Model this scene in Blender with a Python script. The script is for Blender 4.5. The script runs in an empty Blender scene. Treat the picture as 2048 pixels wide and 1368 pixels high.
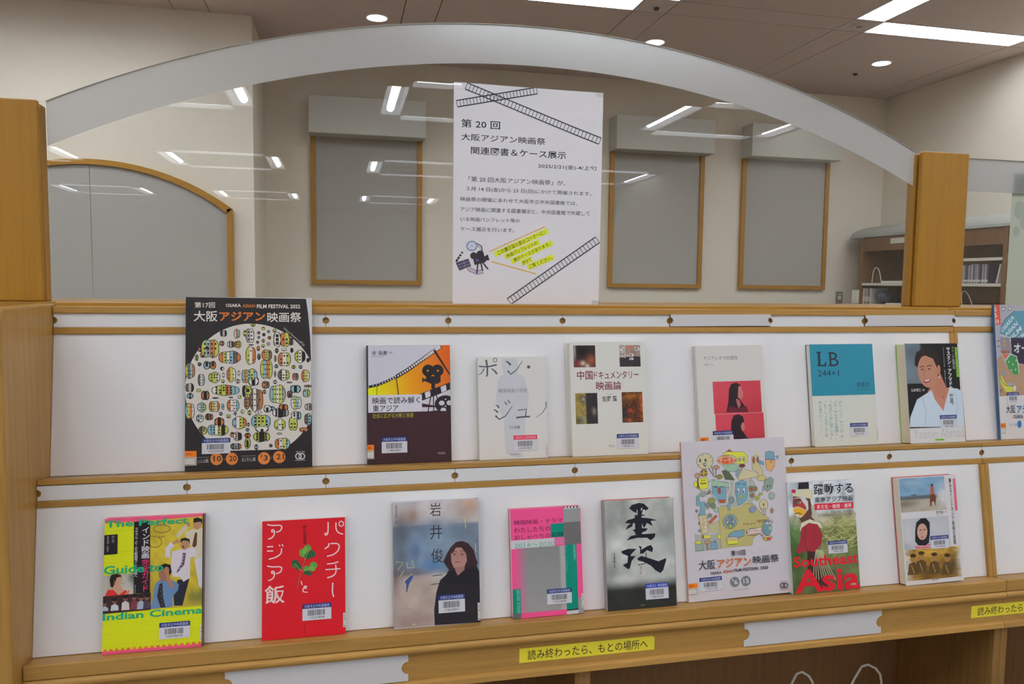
import bpy, bmesh, math, random
import numpy as np
from mathutils import Matrix, Vector

sc = bpy.context.scene
COL = sc.collection

# ------------------------------------------------------------------ camera
cam_d = bpy.data.cameras.new('camera')
cam = bpy.data.objects.new('camera', cam_d); COL.objects.link(cam)
YAW, PITCH, ROLL = 0.221756, 0.076895, 0.012250
fwd = Vector((math.sin(YAW)*math.cos(PITCH), math.cos(YAW)*math.cos(PITCH), -math.sin(PITCH)))
rt = Vector((math.cos(YAW), -math.sin(YAW), 0)); up = rt.cross(fwd)
r2 = rt*math.cos(ROLL) + up*math.sin(ROLL); u2 = -rt*math.sin(ROLL) + up*math.cos(ROLL)
M = Matrix((r2, u2, -fwd)).transposed().to_4x4(); M.translation = Vector((0.476, 0, 0.0287))
cam.matrix_world = M
cam_d.sensor_width = 36; cam_d.lens = 36*1526.4/2048; cam_d.clip_start = 0.02; cam_d.clip_end = 60
sc.camera = cam

# ------------------------------------------------------------------ view, world, light level
sc.view_settings.view_transform = 'Standard'; sc.view_settings.look = 'None'
sc.view_settings.gamma = 1; sc.view_settings.use_curve_mapping = False
sc.view_settings.exposure = 0.0
TUBE = 25.0          # fluorescent tube radiance
DOWN = 14.0          # downlight disc radiance
w = bpy.data.worlds.new('world'); sc.world = w; w.use_nodes = True
w.node_tree.nodes['Background'].inputs[0].default_value = (0.8, 0.85, 1, 1)
w.node_tree.nodes['Background'].inputs[1].default_value = 0.0
try:
    sc.cycles.use_denoising = True; sc.cycles.max_bounces = 10; sc.cycles.diffuse_bounces = 5
    sc.cycles.transparent_max_bounces = 12; sc.cycles.sample_clamp_indirect = 6
    sc.cycles.caustics_reflective = False; sc.cycles.caustics_refractive = False
except Exception: pass

# ------------------------------------------------------------------ materials
def s2l(c):
    c = c/255.0
    return c/12.92 if c <= 0.04045 else ((c+0.055)/1.055)**2.4
def lin(r, g, b, k=1.0): return tuple(min(0.82, s2l(v)*k) for v in (r, g, b))

def new_mat(name):
    m = bpy.data.materials.new(name); m.use_nodes = True
    nt = m.node_tree; b = nt.nodes['Principled BSDF']
    return m, nt, b
def plain(name, rgb, rough=0.5, metal=0.0, noise=0.0, nscale=40, bump=0.0, bscale=400, spec=0.5):
    m, nt, b = new_mat(name)
    b.inputs['Roughness'].default_value = rough; b.inputs['Metallic'].default_value = metal
    b.inputs['Specular IOR Level'].default_value = spec
    tc = nt.nodes.new('ShaderNodeTexCoord')
    n = nt.nodes.new('ShaderNodeTexNoise'); n.inputs['Scale'].default_value = nscale; n.inputs['Detail'].default_value = 4
    nt.links.new(tc.outputs['Object'], n.inputs['Vector'])
    mx = nt.nodes.new('ShaderNodeMix'); mx.data_type = 'RGBA'
    a = tuple(max(0, v*(1-noise)) for v in rgb)+(1,); c = tuple(min(1, v*(1+noise)) for v in rgb)+(1,)
    mx.inputs[6].default_value = a; mx.inputs[7].default_value = c
    nt.links.new(n.outputs['Fac'], mx.inputs[0]); nt.links.new(mx.outputs[2], b.inputs['Base Color'])
    if bump:
        n2 = nt.nodes.new('ShaderNodeTexNoise'); n2.inputs['Scale'].default_value = bscale; n2.inputs['Detail'].default_value = 3
        nt.links.new(tc.outputs['Object'], n2.inputs['Vector'])
        bp = nt.nodes.new('ShaderNodeBump'); bp.inputs['Strength'].default_value = bump; bp.inputs['Distance'].default_value = 0.002
        nt.links.new(n2.outputs['Fac'], bp.inputs['Height']); nt.links.new(bp.outputs['Normal'], b.inputs['Normal'])
    return m
def wood(name, rgb, axis=0, rough=0.38, amp=0.16, scale=9):
    m, nt, b = new_mat(name)
    tc = nt.nodes.new('ShaderNodeTexCoord'); mp = nt.nodes.new('ShaderNodeMapping')
    s = [scale*7]*3; s[axis] = scale*0.25; mp.inputs['Scale'].default_value = s
    nt.links.new(tc.outputs['Object'], mp.inputs['Vector'])
    n = nt.nodes.new('ShaderNodeTexNoise'); n.inputs['Scale'].default_value = 1.6; n.inputs['Detail'].default_value = 6; n.inputs['Distortion'].default_value = 0.6
    nt.links.new(mp.outputs[0], n.inputs['Vector'])
    mp2 = nt.nodes.new('ShaderNodeMapping'); s = [220]*3; s[axis] = 16; mp2.inputs['Scale'].default_value = s
    nt.links.new(tc.outputs['Object'], mp2.inputs['Vector'])
    n2 = nt.nodes.new('ShaderNodeTexNoise'); n2.inputs['Scale'].default_value = 1.5; n2.inputs['Detail'].default_value = 2
    nt.links.new(mp2.outputs[0], n2.inputs['Vector'])
    ad = nt.nodes.new('ShaderNodeMath'); ad.operation = 'MULTIPLY_ADD'; ad.inputs[1].default_value = 0.35
    nt.links.new(n2.outputs['Fac'], ad.inputs[0]); nt.links.new(n.outputs['Fac'], ad.inputs[2])
    rp = nt.nodes.new('ShaderNodeValToRGB')
    rp.color_ramp.elements[0].position = 0.42; rp.color_ramp.elements[1].position = 0.9
    rp.color_ramp.elements[0].color = tuple(v*(1-amp) for v in rgb)+(1,)
    rp.color_ramp.elements[1].color = tuple(min(1, v*(1+amp)) for v in rgb)+(1,)
    nt.links.new(ad.outputs[0], rp.inputs[0]); nt.links.new(rp.outputs[0], b.inputs['Base Color'])
    b.inputs['Roughness'].default_value = rough; b.inputs['Specular IOR Level'].default_value = 0.3
    bp = nt.nodes.new('ShaderNodeBump'); bp.inputs['Strength'].default_value = 0.12; bp.inputs['Distance'].default_value = 0.0006
    nt.links.new(n2.outputs['Fac'], bp.inputs['Height']); nt.links.new(bp.outputs['Normal'], b.inputs['Normal'])
    return m
def emit(name, rgb, s):
    m, nt, b = new_mat(name); nt.nodes.remove(b)
    e = nt.nodes.new('ShaderNodeEmission'); e.inputs[0].default_value = rgb+(1,); e.inputs[1].default_value = s
    nt.links.new(e.outputs[0], nt.nodes['Material Output'].inputs[0]); return m

W_BEECH = wood('beech_wood', (0.365, 0.198, 0.050), 0)
W_BEECH_Z = wood('beech_wood_upright', (0.35, 0.188, 0.044), 2)
W_AMBER = wood('amber_wood', (0.34, 0.165, 0.018), 0)
W_AMBER_Z = wood('amber_wood_upright', (0.33, 0.158, 0.016), 2, amp=0.09)
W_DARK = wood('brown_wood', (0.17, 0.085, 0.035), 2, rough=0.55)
W_UP = wood('shaded_upright_wood', (0.215, 0.115, 0.034), 2, rough=0.5)  # beech darkened in its colour to stand in for shade under the rack
M_PANEL = plain('white_laminate', (0.78, 0.775, 0.80), 0.32, noise=0.015, nscale=6)
M_CARD = plain('white_card', (0.76, 0.77, 0.80), 0.3, noise=0.01)
M_CARDG = plain('grey_white_card', (0.62, 0.61, 0.635), 0.45, noise=0.01)
M_FILM = None
M_WALL = plain('wallpaper_cream', (0.74, 0.685, 0.59), 0.85, noise=0.03, nscale=2.5, bump=0.25, bscale=300)
M_CEIL = plain('mineral_fibre_tile', (0.60, 0.49, 0.445), 0.95, noise=0.10, nscale=160, bump=0.6, bscale=250)
M_CEILPLATE = plain('ceiling_plate_paint', (0.62, 0.53, 0.49), 0.7)
M_FLOOR = plain('carpet_tile', (0.20, 0.18, 0.16), 0.95, noise=0.2, nscale=120)
M_GREYFAB = plain('grey_felt', (0.365, 0.350, 0.322), 0.9, noise=0.07, nscale=220, bump=0.2, bscale=700)
M_BLINDBOX = plain('blind_box_paint', (0.52, 0.52, 0.475), 0.5, noise=0.01)
M_CANOPY = plain('grey_metal_canopy', (0.33, 0.335, 0.31), 0.5, metal=0.1)
M_WHITE = plain('white_paint_metal', (0.75, 0.74, 0.70), 0.35)
M_SHELFW = plain('pale_shelf_paint', (0.68, 0.64, 0.56), 0.5)
M_STEEL = plain('brushed_steel', (0.32, 0.30, 0.26), 0.4, metal=0.6)
M_DARKP = plain('dark_plastic', (0.03, 0.03, 0.03), 0.4)
M_TROUGH = plain('trough_white', (0.8, 0.82, 0.86), 0.5)
M_TUBE = emit('fluorescent_tube_glow', (0.93, 0.97, 1.0), TUBE)
M_DISC = emit('downlight_glow', (1.0, 0.98, 0.93), DOWN)
M_PAGES = plain('page_edges', (0.70, 0.63, 0.49), 0.9, noise=0.10, nscale=900)
M_PAGEW = plain('page_edges_white', (0.78, 0.76, 0.70), 0.9, noise=0.06, nscale=900)

def ink(name, rough):
    m, nt, b = new_mat(name)
    a = nt.nodes.new('ShaderNodeVertexColor'); a.layer_name = 'Col'
    tc = nt.nodes.new('ShaderNodeTexCoord'); n = nt.nodes.new('ShaderNodeTexNoise'); n.inputs['Scale'].default_value = 900
    nt.links.new(tc.outputs['Object'], n.inputs['Vector'])
    mr = nt.nodes.new('ShaderNodeMapRange'); mr.inputs[3].default_value = 0.93; mr.inputs[4].default_value = 1.07
    nt.links.new(n.outputs['Fac'], mr.inputs[0])
    mx = nt.nodes.new('ShaderNodeVectorMath'); mx.operation = 'SCALE'
    nt.links.new(a.outputs['Color'], mx.inputs[0]); nt.links.new(mr.outputs[0], mx.inputs['Scale'])
    nt.links.new(mx.outputs[0], b.inputs['Base Color']); b.inputs['Roughness'].default_value = rough; b.inputs['Specular IOR Level'].default_value = 0.22
    return m
M_INK = ink('printed_cover', 0.45); M_INKP = ink('printed_paper', 0.7)

# glass: clear sheet that mirrors by its own Fresnel and lets light straight through
def glass_mat(name, tint):
    m, nt, b = new_mat(name); nt.nodes.remove(b)
    t = nt.nodes.new('ShaderNodeBsdfTransparent'); t.inputs[0].default_value = tint+(1,)
    g = nt.nodes.new('ShaderNodeBsdfGlossy'); g.inputs['Roughness'].default_value = 0.0
    f = nt.nodes.new('ShaderNodeFresnel'); ge = nt.nodes.new('ShaderNodeNewGeometry')
    io = nt.nodes.new('ShaderNodeMapRange'); io.inputs[3].default_value = 1.5; io.inputs[4].default_value = 1/1.5   # same reflection from either face
    nt.links.new(ge.outputs['Backfacing'], io.inputs[0]); nt.links.new(io.outputs[0], f.inputs[0])
    mx = nt.nodes.new('ShaderNodeMixShader')
    nt.links.new(f.outputs[0], mx.inputs[0]); nt.links.new(t.outputs[0], mx.inputs[1]); nt.links.new(g.outputs[0], mx.inputs[2])
    nt.links.new(mx.outputs[0], nt.nodes['Material Output'].inputs[0]); return m
M_GLASS = glass_mat('clear_acrylic', (0.965, 0.97, 0.965))
def frost_mat():
    m, nt, b = new_mat('frosted_film'); nt.nodes.remove(b)
    d = nt.nodes.new('ShaderNodeBsdfDiffuse'); d.inputs[0].default_value = (0.84, 0.85, 0.87, 1)
    t = nt.nodes.new('ShaderNodeBsdfTranslucent'); t.inputs[0].default_value = (0.92, 0.94, 0.96, 1)
    n = nt.nodes.new('ShaderNodeBsdfRefraction'); n.inputs['Roughness'].default_value = 0.85; n.inputs['IOR'].default_value = 1.30
    n.inputs[0].default_value = (0.95, 0.97, 1, 1)
    mx = nt.nodes.new('ShaderNodeMixShader'); mx.inputs[0].default_value = 0.45
    mx2 = nt.nodes.new('ShaderNodeMixShader'); mx2.inputs[0].default_value = 0.60
    nt.links.new(d.outputs[0], mx.inputs[1]); nt.links.new(t.outputs[0], mx.inputs[2])
    nt.links.new(mx.outputs[0], mx2.inputs[1]); nt.links.new(n.outputs[0], mx2.inputs[2])
    nt.links.new(mx2.outputs[0], nt.nodes['Material Output'].inputs[0]); return m
M_FROST = frost_mat()

# ------------------------------------------------------------------ object helpers
class MB:
    def __init__(s): s.v = []; s.f = []
    def box(s, x0, x1, y0, y1, z0, z1):
        n = len(s.v)
        s.v += [(x, y, z) for z in (z0, z1) for y in (y0, y1) for x in (x0, x1)]
        for q in ((0,2,3,1),(4,5,7,6),(0,1,5,4),(2,6,7,3),(0,4,6,2),(1,3,7,5)): s.f.append(tuple(n+i for i in q))
        return s
    def prism_x(s, prof, x0, x1):        # profile of (y,z) swept along x
        n = len(s.v); k = len(prof)
        s.v += [(x0, y, z) for y, z in prof] + [(x1, y, z) for y, z in prof]
        s.f.append(tuple(range(n, n+k))); s.f.append(tuple(range(n+2*k-1, n+k-1, -1)))
        for i in range(k):
            j = (i+1) % k; s.f.append((n+i, n+k+i, n+k+j, n+j))
        return s
    def prism_y(s, prof, y0, y1):        # profile of (x,z) swept along y
        n = len(s.v); k = len(prof)
        s.v += [(x, y0, z) for x, z in prof] + [(x, y1, z) for x, z in prof]
        s.f.append(tuple(range(n, n+k))); s.f.append(tuple(range(n+2*k-1, n+k-1, -1)))
        for i in range(k):
            j = (i+1) % k; s.f.append((n+i, n+k+i, n+k+j, n+j))
        return s
    def strip_y(s, lo, hi, y0, y1):      # closed band between two polylines of (x,z)
        n = len(s.v); k = len(lo)
        for y in (y0, y1):
            s.v += [(x, y, z) for x, z in lo] + [(x, y, z) for x, z in hi]
        for i in range(k-1):
            a, b = n+i, n+i+1; c, d = n+k+i+1, n+k+i
            s.f.append((a, b, c, d)); s.f.append((a+2*k, d+2*k, c+2*k, b+2*k))
            s.f.append((a, a+2*k, b+2*k, b)); s.f.append((d, c, c+2*k, d+2*k))
        s.f.append((n, n+k, n+3*k, n+2*k)); s.f.append((n+k-1, n+3*k-1, n+4*k-1, n+2*k-1))
        return s
    def tube(s, pts, r, seg=8):
        pts = [Vector(p) for p in pts]; n0 = len(s.v)
        for i, p in enumerate(pts):
            t = (pts[min(i+1, len(pts)-1)] - pts[max(i-1, 0)]).normalized()
            a = t.cross(Vector((0.13, 0.97, 0.21))).normalized(); b = t.cross(a)
            for k in range(seg):
                q = 2*math.pi*k/seg; s.v.append(tuple(p + a*r*math.cos(q) + b*r*math.sin(q)))
        for i in range(len(pts)-1):
            for k in range(seg):
                j = (k+1) % seg; s.f.append((n0+i*seg+k, n0+i*seg+j, n0+(i+1)*seg+j, n0+(i+1)*seg+k))
        s.f.append(tuple(range(n0+seg-1, n0-1, -1))); m = n0+(len(pts)-1)*seg; s.f.append(tuple(range(m, m+seg)))
        return s
    def mesh(s, name, mat=None):
        me = bpy.data.meshes.new(name); me.from_pydata(s.v, [], s.f)
        bm = bmesh.new(); bm.from_mesh(me); bmesh.ops.recalc_face_normals(bm, faces=bm.faces); bm.to_mesh(me); bm.free()
        if mat: me.materials.append(mat)
        return me
    def build(s, name, mat, parent=None, bevel=0.0, label=None):
        # the mesh is given an origin at its own lower front centre
        vs = np.array(s.v); o = Vector(((vs[:,0].min()+vs[:,0].max())/2, (vs[:,1].min()+vs[:,1].max())/2, vs[:,2].min()))
        s.v = [(x-o.x, y-o.y, z-o.z) for x, y, z in s.v]
        ob = bpy.data.objects.new(name, s.mesh(name, mat)); COL.objects.link(ob)
        pw = WPOS.get(parent.name, Vector()) if parent else Vector()
        ob.location = o - pw; WPOS[ob.name] = o
        if parent: ob.parent = parent
        if bevel:
            md = ob.modifiers.new('bevel', 'BEVEL'); md.width = bevel; md.segments = 2; md.limit_method = 'ANGLE'
        if label: ob['label'] = label
        return ob
WPOS = {}
def tag(o, label, cat, group=None):
    o['label'] = label; o['category'] = cat
    if group: o['group'] = group
    return o
def thing(name, loc, label, cat, group=None):
    o = bpy.data.objects.new(name, None); COL.objects.link(o); o.location = loc; WPOS[o.name] = Vector(loc)
    o.empty_display_size = 0.05
    return tag(o, label, cat, group)
def struct(o): o['kind'] = 'structure'; return o
def box(*a): return MB().box(*a)

# ------------------------------------------------------------------ the room
ZF, ZC, YB, XR, XL, YR = -1.48, 1.302, 4.6, 4.095, -5.6, -11.6
struct(box(XL, XR, YR, YB+0.1, ZF-0.1, ZF).build('floor', M_FLOOR))
struct(box(XL-0.1, XR+0.1, YB, YB+0.1, ZF, ZC+0.12).build('wall_back', M_WALL))
struct(box(XR, XR+0.1, YR, YB, ZF, ZC+0.12).build('wall_right', M_WALL))
struct(box(XL-0.1, XL, YR, YB, ZF, ZC+0.12).build('wall_left', M_WALL))
struct(box(XL-0.1, XR+0.1, YR-0.1, YR, ZF, ZC+0.12).build('wall_rear', M_WALL))
struct(box(XL, 0.064, 3.99, YB, ZF, ZC).build('wall_projection', M_WALL))

RX = [-4.925, -2.825, -0.725, 1.375, 3.475]; RY = [2.855, 0.14, -2.57, -5.8, -9.2]
IN, OUT = 0.44, 0.60
ceil = bpy.data.objects.new('ceiling', None); COL.objects.link(ceil); ceil.location = (0, 0, ZC); ceil['kind'] = 'structure'
WPOS['ceiling'] = Vector((0, 0, ZC))
xb = sorted([XL, XR] + [c+s*d for c in RX for s in (-1, 1) for d in (IN, OUT) if XL < c+s*d < XR])
yb = sorted([YR, YB, 4.42] + [c+s*d for c in RY for s in (-1, 1) for d in (IN, OUT)])
def in_ring(xm, ym):                     # which ring slot, or corner, a cell lies in
    for cx in RX:
        for cy in RY:
            ax, ay = abs(xm-cx), abs(ym-cy)
            if IN < ax < OUT and ay < IN and cx+math.copysign(OUT, xm-cx) < XR: return ('slot', cx, cy)
            if IN < ay < OUT and ax < IN: return ('slot', cx, cy)
            if IN < ay < OUT and IN < ax < OUT: return ('corner', cx, cy)
    return None
far = MB(); SLOTS = []
for i in range(len(xb)-1):
    for j in range(len(yb)-1):
        x0, x1, y0, y1 = xb[i], xb[i+1], yb[j], yb[j+1]
        k = in_ring((x0+x1)/2, (y0+y1)/2)
        if k and k[0] == 'slot' and (x1-x0 > 0.14 and y1-y0 > 0.14):
            SLOTS.append((x0, x1, y0, y1)); continue
        g = 0.0022
        a = (x0+g, x1-g, y0+g, y1-g, ZC, ZC+0.018)
        if y0 > 2.0 and x1 > -1.0:
            box(*a).build('ceiling_plate' if k else 'ceiling_tile', M_CEILPLATE if k else M_CEIL, ceil)
        else: far.box(*a)
fo = far.build('ceiling_field', M_CEIL, ceil); fo['kind'] = 'stuff'
struct(box(XL, XR, YR, YB, ZC+0.10, ZC+0.12).build('ceiling_backing', plain('void_black', (0.02, 0.02, 0.02), 0.9)))  # unseen black sheet spanning the void above the ceiling tiles
def light_fixture(x0, x1, y0, y1, label, group=None):
    t = thing('ceiling_light', ((x0+x1)/2, (y0+y1)/2, ZC), label, 'ceiling light', group)
    e = 0.003; x0 += e; x1 -= e; y0 += e; y1 -= e; h = 0.085; th = 0.004
    hb = MB()
    hb.box(x0, x1, y0, y1, ZC+h, ZC+h+th)
    hb.box(x0, x0+th, y0, y1, ZC, ZC+h); hb.box(x1-th, x1, y0, y1, ZC, ZC+h)
    hb.box(x0+th, x1-th, y0, y0+th, ZC, ZC+h); hb.box(x0+th, x1-th, y1-th, y1, ZC, ZC+h)
    hb.build('housing', M_TROUGH, t)
    if x1-x0 > y1-y0: p = [(x0+0.03, (y0+y1)/2, ZC+0.044), (x1-0.03, (y0+y1)/2, ZC+0.044)]
    else: p = [((x0+x1)/2, y0+0.03, ZC+0.044), ((x0+x1)/2, y1-0.03, ZC+0.044)]
    MB().tube(p, 0.0290, 16).build('tube', M_TUBE, t)
LL = {}
for s_ in SLOTS:
    x0, x1, y0, y1 = s_; alongx = (x1-x0) > (y1-y0)
    if y1 > 3.2 and x0 > 0.5:
        if alongx:
            lab = 'recessed fluorescent trough running sideways at the top right of the ceiling' if x0 > 2.5 else 'recessed fluorescent trough cut off by the top edge, above the arched screen'
        else:
            lab = ('recessed fluorescent trough pointing towards the viewer, meeting the sideways one at right' if 2.5 < x0 < 3.8 else
                   'sliver of a recessed trough at the top edge, right of the light above the arch') if 1.5 < x1 < 3.8 else None
        light_fixture(*s_, lab or 'recessed fluorescent trough just outside the top of the picture', None if lab else 'ceiling lights outside the picture')
    elif y1 < 0:
        light_fixture(*s_, 'recessed fluorescent trough behind the viewer, seen only as a reflection in the screen', 'ceiling lights behind the viewer')
    else: light_fixture(*s_, 'recessed fluorescent trough overhead, outside the top of the picture', 'ceiling lights outside the picture')
def disc(cx, cy, z, r, h, seg=32, r2=None):
    m = MB(); r2 = r2 or r
    m.v = [(cx+r*math.cos(2*math.pi*k/seg), cy+r*math.sin(2*math.pi*k/seg), z) for k in range(seg)] + \
          [(cx+r2*math.cos(2*math.pi*k/seg), cy+r2*math.sin(2*math.pi*k/seg), z+h) for k in range(seg)]
    m.f = [tuple(range(seg)), tuple(range(2*seg-1, seg-1, -1))] + [(k, (k+1) % seg, seg+(k+1) % seg, seg+k) for k in range(seg)]
    return m
def ringmb(cx, cy, z, r, r2, h, seg=32):
    m = MB()
    for rr in (r, r2):
        for zz in (z, z+h):
            m.v += [(cx+rr*math.cos(2*math.pi*k/seg), cy+rr*math.sin(2*math.pi*k/seg), zz) for k in range(seg)]
    for k in range(seg):
        j = (k+1) % seg
        for a, b in ((0, 1), (1, 3), (3, 2), (2, 0)): m.f.append((a*seg+k, a*seg+j, b*seg+j, b*seg+k))
    return m
for (x, y, lab) in ((0.656, 3.855, 'round downlight left of the top of the arched screen'),
                    (2.097, 3.86, 'round downlight just above the right shoulder of the arch'),
                    (3.484, 3.882, 'round downlight nearest the right-hand wall')):
    t = thing('downlight', (x, y, ZC), lab, 'downlight')
    ringmb(x, y, ZC-0.004, 0.056, 0.048, 0.004).build('rim', M_WHITE, t)
    disc(x, y, ZC-0.0025, 0.048, 0.002).build('lens', M_DISC, t)
for (x, y, lab) in ((3.477, 4.098, 'small dark sprinkler on the ceiling behind the right downlight'), (1.9, 3.385, 'small round sensor on the plate beside the top ceiling light')):
    t = thing('ceiling_sensor', (x, y, ZC), lab, 'sensor')
    disc(x, y, ZC-0.004, 0.022, 0.004).build('base', M_CEILPLATE, t); disc(x, y, ZC-0.014, 0.010, 0.010, r2=0.014).build('nozzle', M_DARKP, t)
t = thing('ceiling_speaker', (2.955, 3.375, ZC), 'round pale cover on the plate where the two right troughs meet', 'ceiling fitting')
disc(2.955, 3.375, ZC-0.004, 0.038, 0.004).build('cover', M_CEILPLATE, t); disc(2.955, 3.375, ZC-0.006, 0.015, 0.002).build('centre', M_STEEL, t)

# arched pinboard on the projecting wall
def arch_pts(cx, half, zsh, zap, n=28):
    sag = zap-zsh; R = (half*half+sag*sag)/(2*sag); zc = zap-R
    return [(cx-half+2*half*i/n, zc+math.sqrt(max(0, R*R-(-half+2*half*i/n)**2))) for i in range(n+1)]
t = thing('arched_board', (-0.667, 3.99, -0.75), 'large grey arched pinboard with orange wood frame on the left wall', 'pinboard')
o1 = arch_pts(-0.667, 0.633, 0.372, 0.583); i1 = arch_pts(-0.667, 0.608, 0.350, 0.558)
MB().strip_y(i1, o1, 3.958, 3.989).build('frame', W_AMBER, t)
box(-0.059, -0.034, 3.958, 3.989, -0.75, 0.372).build('frame', W_AMBER_Z, t); box(-1.30, -1.275, 3.958, 3.989, -0.75, 0.372).build('frame', W_AMBER_Z, t)
box(-1.30, -0.034, 3.958, 3.989, -0.775, -0.75).build('frame', W_AMBER, t)
h = len(i1)//2
MB().strip_y([(x, -0.75) for x, z in i1[:h+1]], [(x-(0.001 if k == h else 0), z) for k, (x, z) in enumerate(i1[:h+1])], 3.972, 3.989).build('panel', M_GREYFAB, t)
MB().strip_y([(x, -0.75) for x, z in i1[h:]], [(x+(0.0015 if k == 0 else 0), z) for k, (x, z) in enumerate(i1[h:])], 3.972, 3.989).build('panel', M_GREYFAB, t)

# blinds with their boxes on the back wall
for (x0, lab) in ((0.311, 'grey roller blind in an orange frame left of the notice, nearest the arched pinboard'),
                  (1.215, 'grey roller blind hidden behind the white notice'),
                  (2.120, 'grey roller blind in an orange frame just right of the white notice'),
                  (3.027, 'grey roller blind in an orange frame nearest the bookcase corner')):
    x1 = x0+0.65
    t = thing('roller_blind', ((x0+x1)/2, YB, 0.01), lab, 'blind')
    box(x0-0.002, x1, 4.462, YB-0.001, 0.853, 1.058).build('box_cover', M_BLINDBOX, t, 0.002)
    zt = 0.853
    box(x0+0.003, x0+0.031, 4.574, YB-0.001, 0.010, zt).build('frame', W_AMBER_Z, t); box(x1-0.037, x1-0.009, 4.574, YB-0.001, 0.010, zt).build('frame', W_AMBER_Z, t)
    box(x0+0.031, x1-0.037, 4.574, YB-0.001, 0.010, 0.036).build('frame', W_AMBER, t)
    box(x0+0.031, x1-0.037, 4.586, YB-0.001, 0.036, zt).build('blind_cloth', M_GREYFAB, t)
t = thing('light_switch', (3.793, YB, -0.086), 'small metal switch plate on the back wall beside the bookcase', 'switch')
box(3.768, 3.818, 4.592, YB-0.0005, -0.086, -0.002).build('plate', M_STEEL, t, 0.001)
box(3.782, 3.804, 4.588, 4.592, -0.055, -0.030).build('rocker', M_WHITE, t); box(3.780, 3.806, 4.589, 4.592, -0.022, -0.015).build('indicator', M_WHITE, t)

# bookcase on the right wall
XF = 3.80
bc = thing('wall_bookcase', (3.95, 3.3, ZF), 'brown wood bookcase with a curved grey metal canopy along the right wall', 'bookcase')
prof = [(XF, 0.352)] + [(3.99-0.19*math.cos(a), 0.352+0.083*math.sin(a)) for a in [math.pi/2*k/8 for k in range(9)]] + [(XR-0.001, 0.437), (XR-0.001, 0.352)]
mb = MB(); k = len(prof); ys = [1.9, 4.47, 4.53, 4.555]; sc_ = [1, 1, 0.93, 0.72]
for y, s in zip(ys, sc_): mb.v += [(XR-(XR-x)*1.0 if s == 1 else XR-(XR-x)*(0.55+0.45*s), y, 0.352+(z-0.352)*s) for x, z in prof]
for a in range(3):
    for i in range(k):
        j = (i+1) % k; mb.f.append((a*k+i, a*k+j, (a+1)*k+j, (a+1)*k+i))
mb.f += [tuple(range(k)), tuple(range(4*k-1, 3*k-1, -1))]
mb.build('canopy', M_CANOPY, bc)
for y in (4.395, 3.285, 2.175):
    box(XF, XR-0.001, y-0.014, y+0.014, ZF, 0.350).build('side_panel', W_DARK, bc)
box(XR-0.014, XR-0.001, 1.9, 4.381, ZF, 0.350).build('back_panel', W_DARK, bc)
for y0, y1 in ((3.30, 4.380), (2.19, 3.270)):
    box(XF+0.01, XF+0.024, y0, y1, 0.262, 0.350).build('fascia', W_DARK, bc)
    box(XF+0.008, XF+0.0098, y0+0.66, y0+0.84, 0.302, 0.335).build('name_plate', M_SHELFW, bc, label='pale blank name plate')
    zs = (0.042, -0.098, -0.42, -0.72, -1.02, -1.32) if y0 > 3 else (0.19, 0.042, -0.098, -0.42, -0.72, -1.02, -1.32)
    for z in zs: box(XF+0.002, XR-0.016, y0, y1, z, z+0.016).build('shelf', M_SHELFW, bc)
    if y0 > 3: box(XF+0.002, XR-0.016, y0, 3.62, 0.178, 0.194).build('shelf', M_SHELFW, bc)
# things on the bookcase shelves
def wire_end(pts, r, label, group=None):
    vs = np.array(pts); t = MB().tube(pts, r, 8).build('wire_bookend', M_WHITE); return tag(t, label, 'bookend', group)
def smooth(pts, n=3):
    pts = [Vector(p) for p in pts]
    for _ in range(n):
        q = [pts[0]]
        for a, b in zip(pts[:-1], pts[1:]): q += [a*0.75+b*0.25, a*0.25+b*0.75]
        q.append(pts[-1]); pts = q
    return [tuple(p) for p in pts]
wire_end(smooth([(3.85, 4.345, 0.060), (3.85, 4.335, 0.155), (3.85, 4.285, 0.158), (3.85, 4.255, 0.060)]), 0.0028, 'white wire bookend standing on the bookcase shelf left of the post')
wire_end(smooth([(3.86, 3.60, -0.080), (3.86, 3.62, -0.01), (3.86, 3.60, 0.025), (3.86, 3.56, -0.01), (3.86, 3.53, -0.080)]), 0.0028, 'white wire bookend standing low in the bookcase right of the post')
t = thing('notice_holder', (3.80, 4.42, -0.075), 'small white holder hung on the end of the bookcase', 'holder')
box(3.780, 3.7995, 4.395, 4.445, -0.075, 0.012).build('body', M_WHITE, t, 0.002); box(3.776, 3.780, 4.40, 4.44, -0.060, 0.0).build('card', M_PAGEW, t)
random.seed(4)
for k in range(5):
    y = 4.372-k*0.0165; hh = 0.105-0.004*(k % 2)
    t = thing('disc_case', (3.87, y, -0.080), ['pale disc case at the left end of the row beside the globe', 'second disc case from the left in the row beside the globe', 'middle disc case of the row beside the globe', 'fourth disc case from the left, darkest of the row', 'disc case at the right of its row, touching the globe'][k], 'disc case', 'disc cases at the left end of the bookcase')
    c = lin(*[(205, 200, 185), (150, 140, 130), (190, 170, 150), (90, 85, 90), (185, 185, 180)][k])
    box(3.812, 3.93, y-0.0062, y+0.0062, -0.0805, -0.081+hh).build('case', plain('case_%s' % 'abcde'[k], c, 0.4), t)
    box(3.8105, 3.812, y-0.0045, y+0.0045, -0.060, -0.030).build('spine_label', M_WHITE, t)
def uv_ball(cx, cy, cz, r, m=None, n=16):
    m = m or MB(); b = len(m.v)
    for i in range(n//2+1):
        a = math.pi*i/(n//2)
        for j in range(n): m.v.append((cx+r*math.sin(a)*math.cos(2*math.pi*j/n), cy+r*math.sin(a)*math.sin(2*math.pi*j/n), cz+r*math.cos(a)))
    for i in range(n//2):
        for j in range(n): m.f.append((b+i*n+j, b+i*n+(j+1) % n, b+(i+1)*n+(j+1) % n, b+(i+1)*n+j))
    return m
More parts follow.
